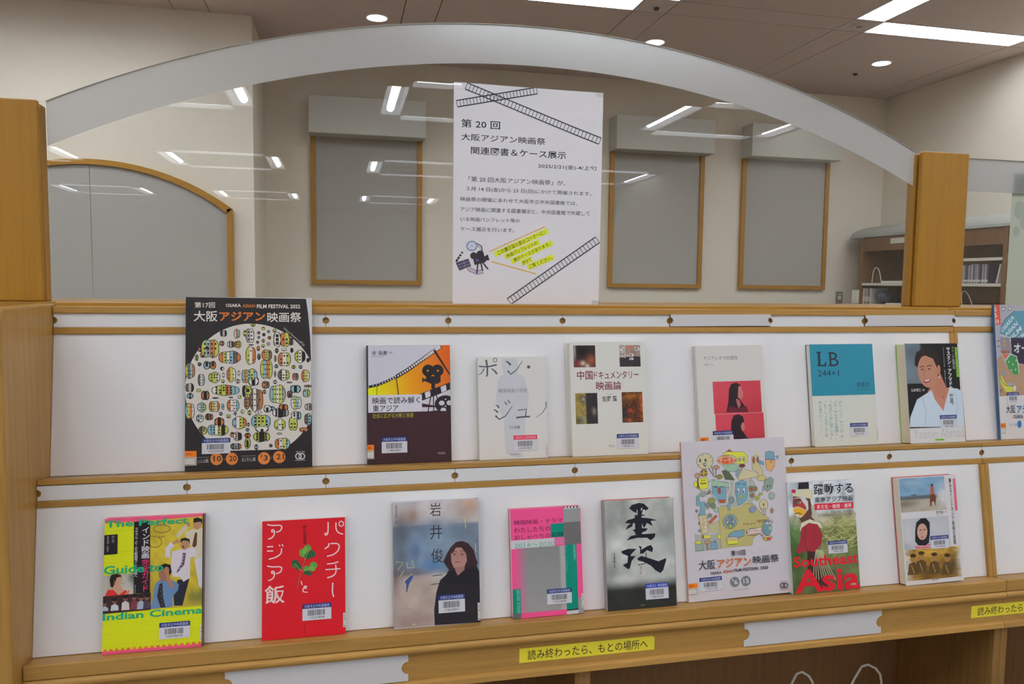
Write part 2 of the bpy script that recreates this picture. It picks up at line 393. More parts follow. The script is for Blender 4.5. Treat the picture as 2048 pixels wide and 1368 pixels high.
t = thing('globe', (3.86, 4.245, -0.082), 'dark blue round globe beside the disc cases on the bookcase', 'globe')
uv_ball(3.86, 4.245, -0.026, 0.046).build('ball', plain('globe_blue', (0.055, 0.06, 0.11), 0.4, noise=0.5, nscale=30), t)
disc(3.86, 4.245, -0.0815, 0.026, 0.011, r2=0.014).build('foot', M_DARKP, t)
t = tag(box(3.82, 3.98, 4.02, 4.17, -0.082, -0.066).build('paper_stack', M_PAGEW), 'flat pile of white paper on the lower bookcase shelf', 'paper')
t = tag(box(3.82, 3.98, 4.00, 4.22, 0.058, 0.072).build('paper_stack', M_PAGEW), 'flat pile of white paper on the middle bookcase shelf', 'paper')
cols = [(150,145,150), (175,170,170), (110,105,125), (60,60,85), (165,160,160), (140,120,130), (185,180,178), (80,75,95)]
for k in range(24):
    y = 3.66-k*0.0113 - (0.002 if k % 5 == 0 else 0); hh = 0.098+0.003*((k*7) % 3)
    t = thing('thin_volume', (3.86, y, 0.058), 'slim pale volume in the row of look-alikes on the bookcase right of the post', 'book', 'slim volumes on the bookcase shelf')
    box(3.813, 3.93, y-0.0048, y+0.0048, 0.0585, 0.058+hh).build('cover', plain('slim_%d' % (k % 8), lin(*cols[k % 8], 0.9), 0.5) if k < 8 else bpy.data.materials['slim_%d' % (k % 8)], t)
    box(3.8115, 3.813, y-0.0035, y+0.0035, 0.066, 0.078).build('spine_sticker', M_WHITE if k % 2 else M_CARD, t)
t = thing('leaning_volume', (3.86, 3.34, 0.058), 'single slim volume leaning at the end of the row on the bookcase', 'book')
c = box(3.813, 3.93, 3.336, 3.345, 0.0605, 0.160).build('cover', M_SHELFW, t); c.rotation_euler = (0.20, 0, 0)
c = box(3.8115, 3.813, 3.337, 3.344, 0.068, 0.080).build('spine_sticker', M_CARDG, t); c.rotation_euler = (0.20, 0, 0)

# ------------------------------------------------------------------ display rack modules
def card_mb(x0, x1, z0, z1, y, r, nl=True, nr=True, dz=0.0, th=0.0014):
    zc = (z0+z1)/2; P = [(x0, z0), (x1, z0+dz)]
    if nr: P += [(x1-r*math.sin(math.pi*k/10), zc+dz-r*math.cos(math.pi*k/10)) for k in range(11)]
    P += [(x1, z1+dz), (x0, z1)]
    if nl: P += [(x0+r*math.sin(math.pi*k/10), zc+r*math.cos(math.pi*k/10)) for k in range(11)]
    return MB().prism_y(P, y, y+th)
def rack(X0, n):
    L = 1.8; X1 = X0+L
    lab = ('long beech display rack with two tilted white tiers, left section holding most books' if n == 0 else
           'beech display rack section at the far right, continuing the long one')
    t = thing('display_rack', (X0+L/2, 1.5, ZF), lab, 'display rack')
    g = 0.0004
    a, b = X0+g, X1-g
    def cards(z0, z1, y, tier):
        for k in range(8):
            grey = n == 0 and tier == 1 and k in (5, 7)
            dz = 0.0012 if grey else 0
            card_mb(a+(b-a)*k/8+0.0005, a+(b-a)*(k+1)/8-0.0005, z0+(0.0008 if grey else 0), z1+(0.0012 if grey else 0), y-(0.004 if grey else 0), 0.0058, dz=dz).build(
                'label_card', M_CARDG if grey else M_CARD, t, label='greyer card, slightly lifted' if grey else None)
    # upper tier
    box(a, b, 1.446, 1.72, -0.040, -0.0135).build('top_board', W_AMBER, t, 0.0008)
    box(a, b, 1.430, 1.4458, -0.0315, -0.0195).build('top_rail', W_BEECH, t, 0.0012)
    box(a, b, 1.4385, 1.4458, -0.0553, -0.0317).build('card_backing', W_BEECH, t)
    cards(-0.0551, -0.0317, 1.4335, 1)
    box(a, b, 1.430, 1.4458, -0.067, -0.0555).build('lower_rail', W_BEECH, t, 0.0010)
    dw = 0.0095
    MB().prism_x([(1.3955, -0.3035), (1.4336, -0.0672), (1.4396, -0.0672), (1.4015, -0.3035)], X0+(dw if n else g), X1-dw).build('display_panel', M_PANEL, t)
    MB().prism_x([(1.337, -0.304), (1.337, -0.295), (1.3982, -0.3048), (1.41, -0.3065), (1.41, -0.316), (1.352, -0.308)], a, b).build('ledge', W_BEECH, t, 0.0012)
    for x0, x1 in (((X0+g, X0+dw),) if n else ())+((X1-dw, X1-g),):
        MB().prism_x([(1.388, -0.3030), (1.4302, -0.0672), (1.4457, -0.0672), (1.408, -0.3060)], x0, x1).build('divider', W_BEECH_Z, t)
    # lower tier
    box(a, b, 1.341, 1.350, -0.3292, -0.3095).build('card_backing', W_BEECH, t)
    cards(-0.3288, -0.3050, 1.3362, 2)
    box(a, b, 1.333, 1.349, -0.340, -0.3294).build('lower_rail', W_BEECH, t, 0.0010)
    MB().prism_x([(1.2955, -0.5685), (1.3342, -0.3402), (1.3402, -0.3402), (1.3015, -0.5685)], X0+(dw if n else g), X1-dw).build('display_panel', M_PANEL, t)
    for x0, x1 in (((X0+g, X0+dw),) if n else ())+((X1-dw, X1-g),):
        MB().prism_x([(1.288, -0.5677), (1.3270, -0.3402), (1.349, -0.3402), (1.305, -0.570)], x0, x1).build('divider', W_BEECH_Z, t)
    MB().prism_x([(1.255, -0.587), (1.255, -0.5625), (1.2953, -0.5695), (1.312, -0.5722), (1.312, -0.587)], a, b).build('ledge', W_BEECH, t, 0.0022)
    cy, cz, rr = 1.2595, -0.5950, 0.0078
    MB().prism_x([(cy+0.03, cz+rr)] + [(cy-rr*math.sin(math.pi*k/8), cz+rr*math.cos(math.pi*k/8)) for k in range(9)] + [(cy+0.03, cz-rr)], a, b).build('nosing', W_BEECH, t)
    box(a, b, 1.2615, 1.280, -0.6505, -0.603).build('front_board', W_BEECH, t)
    MB().prism_x([(1.262, -0.6505), (1.255, -0.6535), (1.253, -0.663), (1.290, -0.663), (1.290, -0.6507), (1.2805, -0.6507)], a, b).build('bottom_rail', W_BEECH, t, 0.0010)
    for x0, x1 in (((0.291, 0.586), (1.215, 1.512)) if n == 0 else ((0.27, 0.565), (1.215, 1.512))):
        card_mb(X0+x0, X0+x1, -0.6495, -0.6035, 1.2590, 0.0115, th=0.0022).build('slot_card', M_CARDG, t, label='blank grey white slot card')
    # storage below
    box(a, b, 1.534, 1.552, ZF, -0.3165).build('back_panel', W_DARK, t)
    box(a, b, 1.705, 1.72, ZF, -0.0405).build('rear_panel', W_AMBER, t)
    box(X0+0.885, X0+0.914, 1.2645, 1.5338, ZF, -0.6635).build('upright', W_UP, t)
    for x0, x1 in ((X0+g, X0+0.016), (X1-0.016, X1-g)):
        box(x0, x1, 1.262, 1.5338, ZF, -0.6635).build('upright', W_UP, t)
    for x0, x1 in ((X0+0.0165, X0+0.8845), (X0+0.9145, X1-0.0165)):
        box(x0, x1, 1.285, 1.533, -1.04, -1.02).build('shelf', W_BEECH, t)
        box(x0, x1, 1.285, 1.533, ZF+0.06, ZF+0.08).build('shelf', W_BEECH, t)
    return t
rk = rack(0.0, 0); rk2 = rack(1.8, 1)
# end boards
P = [(1.226, ZF), (1.224, -0.6), (1.228, -0.030), (1.240, -0.0160), (1.469, -0.0160), (1.469, -0.0405), (1.7035, -0.0405), (1.7035, ZF)]
MB().prism_x(P, -0.034, -0.0002).build('side_board', W_BEECH_Z, rk, 0.004)
box(-0.20, -0.0005, 1.4705, 1.72, -0.0400, -0.0135).build('top_board', W_AMBER, rk, 0.0008)
MB().prism_x(P, 3.6004, 3.634).build('side_board', W_BEECH_Z, rk2, 0.004)

# posts and arched glass screens
def post(x0, x1, label):
    t = thing('wooden_post', ((x0+x1)/2, 1.51, -0.0135), label, 'post')
    box(x0, x1, 1.488, 1.5008, -0.0133, 0.334).build('front_board', W_AMBER_Z, t, 0.003)
    box(x0+0.002, x1-0.002, 1.5092, 1.536, -0.0133, 0.331).build('back_board', W_AMBER_Z, t, 0.002)
    box(x0+0.012, x1-0.012, 1.5009, 1.5091, -0.0133, 0.328).build('core', W_DARK, t)
post(-0.165, -0.032, 'amber wooden post at the left edge, left end of the arched screen')
post(1.7465, 1.870, 'amber wooden post at right, between the arched screen and the next one')
def film_y(lo, hi, y):                    # adhesive film on the face of the pane, a single skin facing the viewer
    m = MB(); k = len(lo); m.v = [(x, y, z) for x, z in lo]+[(x, y, z) for x, z in hi]
    m.f = [(i, i+1, k+i+1, k+i) for i in range(k-1)]; return m
gx0, gx1 = -0.022, 1.7365
gc = (gx0+gx1)/2; gh = (gx1-gx0)/2
t = thing('glass_screen', (gc, 1.505, -0.0133), 'large clear arched screen with a frosted rim above the display rack', 'screen')
top = arch_pts(gc, gh, 0.334, 0.5325, 64); inn = arch_pts(gc, gh, 0.258, 0.4580, 64)
MB().strip_y([(x, -0.0130) for x, z in top], top, 1.5030, 1.5078).build('glass_pane', M_GLASS, t)
film_y(inn, top, 1.5024).build('frosted_band', M_FROST, t)
MB().strip_y([(x, z+0.0002) for x, z in top], [(x, z+0.0014) for x, z in top], 1.5012, 1.5078).build('edge_trim', M_STEEL, t)
t = thing('glass_screen', (2.7, 1.505, -0.0133), 'second screen with frosted upper edge, right of the right-hand post', 'screen')
box(1.882, 3.55, 1.5030, 1.5078, -0.0130, 0.3255).build('glass_pane', M_GLASS, t)
film_y([(1.882, 0.252), (3.55, 0.252)], [(1.882, 0.3255), (3.55, 0.3255)], 1.5024).build('frosted_band', M_FROST, t)
box(1.882, 3.55, 1.5012, 1.5078, 0.3257, 0.3269).build('edge_trim', M_STEEL, t)

# wire bookends in the dark storage bay
for dx, sx, zt, lab in ((0.0, 1.0, -0.800, 'left of the two white wire bookends under the rack'), (0.162, 1.22, -0.800, 'right of the two white wire bookends under the rack')):
    x = 1.443+dx
    pts = [(x-0.075*sx, 1.40, -0.93), (x-0.022*sx, 1.415, -0.832), (x, 1.42, zt), (x+0.034*sx, 1.42, -0.823), (x+0.040*sx, 1.42, -0.86), (x+0.040*sx, 1.42, -1.0185)]
    pts = [pts[0]] + smooth(pts[1:], 1)
    tag(MB().tube(pts + [], 0.0026, 8).build('wire_bookend', M_WHITE), lab, 'bookend')
# ------------------------------------------------------------------ flat print: coloured shapes laid on a cover
def homog(src, W, H):
    dst = [(0, H), (W, H), (W, 0), (0, 0)]; A = []; B = []
    for (x, y), (u, v) in zip(src, dst):
        A += [[x, y, 1, 0, 0, 0, -u*x, -u*y], [0, 0, 0, x, y, 1, -v*x, -v*y]]; B += [u, v]
    h = np.linalg.solve(np.array(A, float), np.array(B, float)); return np.append(h, 1).reshape(3, 3)
GLY = {}
def glyphs(s, bold, vert):
    if any(ord(q) > 0x4e00 for q in s): bold = min(bold, 0.012)      # dense characters break up when fattened
    else: bold = min(bold, 0.026)
    k = (s, bold, vert)
    if k not in GLY:
        c = bpy.data.curves.new('t', 'FONT'); c.resolution_u = 2; c.fill_mode = 'BOTH'; c.offset = bold
        if vert: c.body = '\n'.join(s.replace('ー', '｜')); c.align_x = 'CENTER'; c.space_line = 0.92
        else: c.body = s
        o = bpy.data.objects.new('t', c); m = o.to_mesh()
        v = np.array([tuple(q.co)[:2] for q in m.vertices]); f = [tuple(p.vertices) for p in m.polygons]
        o.to_mesh_clear(); bpy.data.objects.remove(o); bpy.data.curves.remove(c)
        mn, mx = v.min(0), v.max(0); GLY[k] = ((v-mn)/(mx-mn), f)
    return GLY[k]
rnd = random.Random(7)
FRONT = {}
class Print:
    STEP = 7e-6; fine = False; round_ = False
    def __init__(s, quad, W, H, org=None):
        s.W, s.H = W, H; s.o = org or (0, 0, 1)
        s.Hm = homog(quad, W, H); s.v = []; s.f = []; s.c = []; s.z = 0; s.hold = False
    def m(s, x, y):
        q = s.Hm @ np.array([x, y, 1.0]); return (min(max(q[0]/q[2], 0), s.W), min(max(q[1]/q[2], 0), s.H))
    def add(s, pts, faces, cols):
        n = len(s.v); y = -s.z*s.STEP
        s.v += [(a, y, b) for a, b in pts]; s.f += [tuple(n+i for i in f) for f in faces]; s.c += cols
        if not s.hold: s.z += 1
    def P(s, pts, c):
        q = [s.m(*p) for p in pts]; s.add(q, [tuple(range(len(q)))], [lin(*c, KI)]*len(q))
    def R(s, x0, y0, x1, y1, c):
        a, b = s.m(x0, y0), s.m(x1, y1); s.add([a, (b[0], a[1]), b, (a[0], b[1])], [(0, 1, 2, 3)], [lin(*c, KI)]*4)
    def E(s, cx, cy, rx, ry, c, n=20, rot=0, a0=0, a1=360):
        co, si = math.cos(math.radians(rot)), math.sin(math.radians(rot)); p = []
        m_ = n if a1-a0 >= 360 else n+1
        for k in range(m_):
            a = math.radians(a0+(a1-a0)*k/n); x, y = rx*math.cos(a), ry*math.sin(a)
            p.append((cx+x*co-y*si, cy+x*si+y*co))
        s.P(p, c)
    def L(s, pts, w, c, close=False):
        pts = [np.array(p, float) for p in pts]
        if close: pts.append(pts[0])
        if s.round_ and len(pts) > 2 and not close:
            for _ in range(2):
                q = [pts[0]]
                for a, b in zip(pts[:-1], pts[1:]): q += [a*0.75+b*0.25, a*0.25+b*0.75]
                pts = q+[pts[-1]]
        if s.fine:
            q = [pts[0]]
            for a, b in zip(pts[:-1], pts[1:]):
                k = max(1, int(np.hypot(*(b-a))/25)); q += [a+(b-a)*i/k for i in range(1, k+1)]
            pts = q
        lo, hi = [], []
        for i, p in enumerate(pts):
            a = pts[i-1] if i else (pts[-2] if close else pts[0]); b = pts[i+1] if i < len(pts)-1 else (pts[1] if close else pts[-1])
            t = b-a; t = t/(np.hypot(*t)+1e-9); nn = np.array([-t[1], t[0]])*w/2; lo.append(p-nn); hi.append(p+nn)
        q = [s.m(*p) for p in lo]+[s.m(*p) for p in hi]; k = len(lo)
        s.add(q, [(i, i+1, k+i+1, k+i) for i in range(k-1)], [lin(*c, KI)]*len(q))
    def T(s, t, x0, y0, x1, y1, c, b=0.0, v=False):
        uv, f = glyphs(t, b, v); a, d = s.m(x0, y0), s.m(x1, y1)
        pts = [(a[0]+(d[0]-a[0])*u, d[1]+(a[1]-d[1])*w_) for u, w_ in uv]; s.add(pts, f, [lin(*c, KI)]*len(pts))
    def TQ(s, t, q, c, b=0.0, v=False):      # text in a free quad TL TR BR BL
        uv, f = glyphs(t, b, v); Q = [np.array(p, float) for p in q]; pts = []
        for u, w_ in uv:
            top = Q[0]*(1-u)+Q[1]*u; bot = Q[3]*(1-u)+Q[2]*u; p = bot*(1-w_)+top*w_; pts.append(s.m(*p))
        s.add(pts, f, [lin(*c, KI)]*len(pts))
    def G(s, x0, y0, x1, y1, nx, ny, fn):
        a, d = s.m(x0, y0), s.m(x1, y1); pts, cols = [], []
        for j in range(ny+1):
            for i in range(nx+1):
                u, v = i/nx, j/ny; pts.append((a[0]+(d[0]-a[0])*u, a[1]+(d[1]-a[1])*v)); cols.append(lin(*[min(255, max(0, q)) for q in fn(u, v)], KI))
        s.add(pts, [(j*(nx+1)+i, j*(nx+1)+i+1, (j+1)*(nx+1)+i+1, (j+1)*(nx+1)+i) for j in range(ny) for i in range(nx)], cols)
    def mesh(s, name, mat):
        me = bpy.data.meshes.new(name); me.from_pydata(s.v, [], s.f); me.materials.append(mat)
        at = me.color_attributes.new('Col', 'FLOAT_COLOR', 'POINT')
        at.data.foreach_set('color', np.array([tuple(c)+(1.0,) for c in s.c], np.float32).ravel()); return me
    def obj(s, name, mat, parent, off, label=None):
        if parent.name in FRONT:             # what is printed or stuck on a cover belongs to that cover
            parent = FRONT[parent.name]; off = Vector(off)-parent.location
        o = bpy.data.objects.new(name, s.mesh(name, mat)); COL.objects.link(o); o.parent = parent; o.location = off
        if label: o['label'] = label
        return o
KI = 1.0
# smooth value noise and soft colour blobs for photographic areas
NG = np.random.RandomState(3).rand(64, 64)
def vn(x, y):
    xi, yi = int(math.floor(x)), int(math.floor(y)); fx, fy = x-xi, y-yi; fx = fx*fx*(3-2*fx); fy = fy*fy*(3-2*fy)
    g = lambda a, b: NG[a % 64, b % 64]
    return (g(xi, yi)*(1-fx)+g(xi+1, yi)*fx)*(1-fy)+(g(xi, yi+1)*(1-fx)+g(xi+1, yi+1)*fx)*fy
def fbm(x, y): return 0.55*vn(x, y)+0.3*vn(2.1*x+7, 2.1*y+3)+0.15*vn(4.3*x+1, 4.3*y+9)
def blobs(base, bl, na=0, ns=6):
    def fn(u, v):
        c = np.array(base(u, v) if callable(base) else base, float)
        for (x, y, rx, ry, col, k) in bl:
            w_ = k*math.exp(-((u-x)/rx)**2-((v-y)/ry)**2); c = c*(1-w_)+np.array(col)*w_
        if na: c = c*(1+na*(fbm(u*ns, v*ns*1.4)-0.5)*2)
        return c
    return fn
K_ = (38, 35, 38); Wt = (222, 217, 210); Or = (190, 116, 64); Li = (186, 192, 88); Bl = (136, 176, 186); Br = (112, 98, 88); Gy = (156, 156, 154)
PAL = dict(K=K_, W=Wt, O=Or, L=Li, B=Bl, N=Br, G=Gy)
def doodle(p, x, y, w, h, bands, n=3.0, rot=0, z=None, seed=0, spots=True):
    r = random.Random(int(x*13+y*7+seed)); base = p.z if z is None else z; old, p.hold = p.hold, True
    co, si = math.cos(math.radians(rot)), math.sin(math.radians(rot))
    def curve(t, k, sgn):   # superellipse half height, slightly wobbly
        return sgn*k/2*max(0, 1-abs(t)**n)**(1/n)*(1+0.08*math.sin(5*t+x))
    def tr(a, b): return (x+a*co-b*si, y+a*si+b*co)
    p.z = base
    ts = [math.sin(math.pi/2*(-1+2*i/12)) for i in range(13)]
    p.P([tr(t*w/2, curve(t, h, -1)) for t in ts]+[tr(t*w/2, curve(t, h, 1)) for t in reversed(ts[1:-1])], K_)
    p.z = base+1; e = min(6.0, 0.13*min(w, h)); wi, hi = w-2*e, h-2*e; nb = len(bands)
    for i, b in enumerate(bands):
        a0, a1 = -1+2*i/nb+(0.05 if i else 0), -1+2*(i+1)/nb
        tt = [a0+(a1-a0)*k/5 for k in range(6)]
        wob = 0.12*math.sin(i*2.3+x)
        p.P([tr(t*wi/2, curve(t, hi, -1)) for t in tt]+[tr((t)*wi/2, curve(t, hi, 1)) for t in reversed(tt)], PAL[b])
    p.z = base+2
    if spots and min(w, h) > 26:
        for i, b in enumerate(bands):
            if b == 'K': continue
            for q in range(2 if h < 60 else 3):
                t = (-1+2*(i+0.5)/nb)*0.82; yy = (-0.28+0.28*q*(2 if h < 60 else 1))*h*0.9; s_ = min(w/nb, h)*0.19
                if r.random() < 0.75: p.P([tr(t*wi/2-s_, yy-s_), tr(t*wi/2+s_, yy-s_*1.1), tr(t*wi/2+s_, yy+s_), tr(t*wi/2-s_, yy+s_)], K_)
    p.z = base+3 if z is None else base; p.hold = old
def barcode(parent, p0, x0, y0, x1, y1, txt, head, num, off=-0.0009, tc=(190, 200, 230)):
    a, d = p0.m(x0, y0), p0.m(x1, y1); W, H = d[0]-a[0], a[1]-d[1]
    q = Print([(0, 0), (100, 0), (100, 55), (0, 55)], W, H)
    q.R(0, 0, 100, 55, (206, 207, 216)); q.R(0, 0, 100, 16, head); q.T(txt, 6, 3, 94, 13.5, tc, 0.0)
    r = random.Random(num); x = 18
    q.hold = True
    while x < 78:
        w_ = r.choice((0.8, 1.2, 1.8)); q.R(x, 21, x+w_, 40, (35, 33, 42)); x += w_+r.choice((0.8, 1.0, 1.5))
    q.hold = False
    q.T(num, 24, 43, 76, 50, (60, 60, 70), 0.01)
    # sticker: thin white body with the print on its face
    o = q.obj('barcode_label', M_INK, parent, (a[0], off, d[1]))
    return o
def sticker(parent, p0, kind, x0, y0, x1, y1, off=-0.0007, txt=''):
    a, d = p0.m(x0, y0), p0.m(x1, y1); q = Print([(0, 0), (60, 0), (60, 100), (0, 100)], d[0]-a[0], a[1]-d[1])
    q.R(0, 0, 60, 100, (205, 204, 200))
    if kind == 'orange':
        q.R(0, 0, 60, 42, (225, 120, 30)); q.T('芸術' if not txt else txt, 6, 12, 34, 30, (120, 50, 20), 0.01)
        q.L([(0, 48), (54, 48), (54, 94), (0, 94)], 3, (60, 58, 55))
    else:
        q.L([(58, 44), (12, 44), (12, 92), (58, 92)], 4, (50, 48, 48)); q.T('0', 20, 12, 36, 32, (70, 70, 75), 0.01)
    return q.obj('shelf_mark_sticker', M_INK, parent, (a[0], off, d[1]))

def book(name, par, d, quad, org, label, spine='left', cov=(200, 200, 200), back=None, pages=None, cat='book', tier=1, group=None, spc=None, extra=0.0, rl=0.0, lean=None):
    TH = lean or (0.16 if tier == 1 else 0.17)
    X, Y, W, H = par
    Z = (-0.295-(Y-1.337)*0.16 if tier == 1 else -0.5625-(Y-1.255)*0.174) + 0.0006
    root = thing(name, (X, Y, Z), label, cat, group); root.rotation_euler = (-TH, 0, 0)
    if rl: root.rotation_euler = (Matrix.Rotation(-TH, 3, 'X') @ Matrix.Rotation(-rl, 3, 'Y')).to_euler()
    WPOS[root.name] = Vector()
    c = 0.0009
    mc = plain(name+'_cover', lin(*cov, KI), 0.42); ms = plain(name+'_spine', lin(*(spc or cov), KI), 0.42); mbk = plain(name+'_back', lin(*(back or cov), KI), 0.42)
    FRONT[root.name] = box(0, W, 0, c, 0, H).build('front_cover', mc, root)
    box(-extra, W+extra, d-c, d, 0, H).build('back_cover', mbk, root)
    if spine == 'left':
        box(0, c, c+0.00005, d-c-0.00005, 0, H).build('spine', ms, root); xa, xb_ = c+0.0001, W-0.0012
    else:
        box(W-c, W, c+0.00005, d-c-0.00005, 0, H).build('spine', ms, root); xa, xb_ = 0.0012, W-c-0.0001
    box(xa, xb_, c+0.0001, d-c-0.0001, 0.0012, H-0.0015).build('page_block', pages or M_PAGES, root)
    ox, oy, s = org
    p = Print([(ox+x/s, oy+y/s) for x, y in quad], W, H)
    base_m = p.m; p.o = org
    p.m = lambda x, y: base_m(p.o[0]+x/p.o[2], p.o[1]+y/p.o[2])
    return root, p
def done(root, p): return p.obj('cover_print', M_INK, root, (0, -0.00012, 0))
LIB = '大阪市立中央図書館'; NAVY = (38, 48, 112)

# ---- upper tier
# 1 large black programme with a round field of small shapes
root, p = book('festival_programme', (0.2135, 1.3832, 0.2125, 0.3022), 0.0075, [(122, 57), (1027, 62), (1022, 1272), (105, 1305)], (340, 580, 3.6),
    'large black programme with a pale disc of small odd shapes, first on the upper tier', cov=(205, 205, 210), spc=(50, 45, 48), cat='programme', pages=M_PAGEW, lean=0.135)
DK = (44, 40, 42)
p.P([(122, 57), (985, 68), (1000, 180), (1012, 330), (1021, 560), (1022, 1272), (105, 1305)], DK)
cx, cy, rr = 588, 722, 476
arc = []
for k in range(0, 73):
    a = math.radians(-90+5*k); x, y = cx+rr*math.cos(a), cy+rr*math.sin(a)*1.0
    ybot = 1163-(x-105)*0.024
    arc.append((min(max(x, 112), 1019), min(y, ybot)))
p.P(arc[:-1], (212, 206, 200))
p.T('第17回', 185, 92, 330, 134, (225, 215, 205), 0.03); p.T('OSAKA', 408, 104, 517, 128, (225, 215, 205), 0.03)
p.T('ASIAN', 527, 107, 618, 131, Or, 0.03); p.T('FILM FESTIVAL 2022', 631, 108, 943, 137, (225, 215, 205), 0.03)
p.T('大阪', 178, 155, 348, 232, (228, 222, 214), 0.03); p.T('アジアン', 362, 160, 690, 228, (208, 112, 48), 0.035); p.T('映画祭', 706, 164, 950, 236, (228, 218, 210), 0.03)
p.TQ('https://www.oaff.jp', [(830, 270), (980, 395), (965, 412), (820, 288)], (190, 185, 180))
p.hold = False; zb = p.z
D1 = [(432,38,62,58,'KWK'),(562,42,56,84,'WOB'),(642,38,34,60,'L'),(300,185,165,160,'LBOL'),(270,205,62,100,'W'),(415,135,46,48,'ON'),(505,145,70,60,'WN'),(572,145,62,66,'OL'),
(207,193,50,50,'O'),(230,247,52,50,'O'),(325,262,36,30,'G'),(490,270,200,110,'OLWBNO'),(170,275,34,60,'L'),(197,337,36,36,'N'),(267,347,60,74,'B'),(327,346,56,74,'O'),(103,400,90,140,'LNBO'),
(416,380,36,36,'KW'),(428,442,24,50,'W'),(212,490,62,105,'NWB'),(340,466,105,94,'LLW'),(505,438,84,130,'OLW'),(578,424,24,50,'W'),(423,503,30,32,'L'),(569,503,38,40,'W'),(640,455,64,120,'BOL'),
(100,565,76,80,'NWK'),(448,590,250,92,'WLLOBB'),(187,592,40,30,'L'),(250,640,76,84,'O'),(102,645,60,52,'B'),(348,665,60,14,'K'),(500,660,42,12,'K'),(583,655,34,34,'WL'),(640,600,56,110,'KL'),
(98,790,84,140,'BLOW'),(215,755,78,84,'WBL'),(338,748,98,96,'OLWO'),(420,750,26,58,'B'),(520,738,112,106,'OWWB'),(655,710,52,120,'NO'),(400,818,34,34,'B'),(475,843,38,34,'L'),(540,817,30,30,'B'),(612,798,34,36,'LW'),
(196,862,66,70,'BW'),(286,848,74,60,'NO'),(385,898,90,80,'O'),(370,975,190,110,'BBWLKL'),(580,905,130,110,'BWLO'),(668,923,30,34,'W'),(660,974,34,34,'B'),(222,980,76,84,'NL'),(562,1038,78,86,'WK'),(512,1020,44,50,'O'),(545,1135,100,62,'NBO'),(656,1110,50,100,'L'),(655,1030,48,50,'O')]
D2 = [(85,52,44,36,'L'),(55,158,76,130,'GW'),(185,88,34,30,'L'),(140,130,32,28,'O'),(190,148,30,30,'K'),(235,118,30,26,'B'),(295,108,36,34,'L'),(140,174,28,26,'B'),(244,178,34,32,'O'),(184,208,32,32,'L'),(128,222,28,28,'N'),(182,257,32,32,'L'),(233,238,32,32,'G'),
(65,247,48,12,'K'),(135,282,32,46,'O'),(315,303,34,46,'N'),(386,292,48,30,'W'),(462,300,30,44,'K'),(320,195,70,130,'W'),(395,195,90,130,'OL'),(456,215,40,70,'N'),(217,345,94,96,'OLN'),(60,350,92,160,'LWO'),(140,362,32,58,'N'),(212,485,112,170,'LBOL'),
(388,388,116,124,'OWL'),(542,360,98,112,'LWK'),(300,380,22,60,'N'),(310,455,36,36,'B'),(478,462,38,34,'L'),(547,462,36,34,'B'),(70,540,100,110,'BLB'),(85,600,96,84,'W'),(297,530,20,58,'N'),(380,540,106,100,'NWL'),(495,556,58,66,'ON'),(594,548,76,110,'OLW'),
(204,636,70,70,'ON'),(296,608,38,36,'W'),(436,612,56,16,'N'),(495,676,98,70,'B'),(616,648,70,24,'N'),(30,690,74,80,'L'),(110,780,126,200,'NWNO'),(320,727,146,166,'BLWLG'),(190,704,36,38,'L'),(438,728,50,64,'N'),(602,716,66,74,'BL'),(500,810,96,118,'WLBW'),
(218,868,64,66,'W'),(262,866,60,44,'B'),(348,906,150,84,'WKG'),(376,855,86,60,'O'),(622,850,70,64,'WN'),(44,906,34,46,'L'),(130,902,62,24,'W'),(500,935,92,80,'WB'),(470,1015,80,120,'LL'),(616,970,68,106,'NB'),(155,990,176,120,'BLLB'),(165,1060,120,70,'W'),(340,1022,104,100,'LWL'),
(565,1112,128,50,'BB'),(575,1072,84,46,'O'),(160,1140,150,100,'LKL'),(335,1110,50,22,'G'),(32,1022,28,28,'W'),(22,1072,36,32,'B'),(25,1125,56,50,'O'),(25,1200,52,100,'L'),(250,1226,32,34,'N'),(364,1208,138,112,'OWLB'),(488,1210,48,80,'K'),(602,1196,34,36,'B'),(558,1240,38,30,'L'),(108,1240,36,60,'B'),(620,395,30,40,'K')]
for ox, oy, DD in ((360, 660, D1), (490, 640, D2)):
    p.o = (ox, oy, 4.886)
    for (x, y, w_, h_, b_) in DD:
        fx, fy = ox+x/4.886, oy+y/4.886; qx, qy = (fx-340)*3.6, (fy-580)*3.6
        if math.hypot(qx-cx, qy-cy) > rr-6 and qy < 1000: continue
        if math.hypot(qx-cx, qy-cy) > rr+6: continue
        hh = min(h_, 2*((1150-qy)/3.6*4.886)) if qy > 1080 else h_
        if hh > 10: doodle(p, x, y, w_*1.1, hh*1.1 if qy < 1000 else hh, b_, z=zb+(0 if ox == 360 else 0), n=2.6 if max(w_, h_) > 60 else 2.2)
p.z = zb+4; p.o = (340, 580, 3.6)
p.P([(106, 1163), (1022, 1141), (1022, 1272), (105, 1305)], DK)
for x, y, s_, sup in ((333, 1214, '10', '3'), (444, 1213, '20', ''), (675, 1210, '3', '3'), (784, 1201, '21', '')):
    p.E(x, y, 44, 44, (205, 125, 62)); x0 = x-22 if s_ != '3' else x-2
    p.T(s_, x-20 if s_ != '3' else x-2, y-22, x+34 if s_ != '3' else x+26, y+16, (60, 45, 40), 0.02)
    if sup: p.T(sup, x-30, y-28, x-14 if s_ == '10' else x-12, y-4, (60, 45, 40), 0.01)
p.E(389, 1216, 4, 4, Or); p.E(729, 1206, 4, 4, Or)
p.T('スクリーン上映', 135, 1217, 275, 1238, (190, 188, 186), 0.01); p.T('オンライン座', 516, 1204, 613, 1226, (190, 188, 186), 0.01)
for yy in (1204, 1240): p.L([(190, yy), (278, yy-3)], 2, (170, 168, 166))
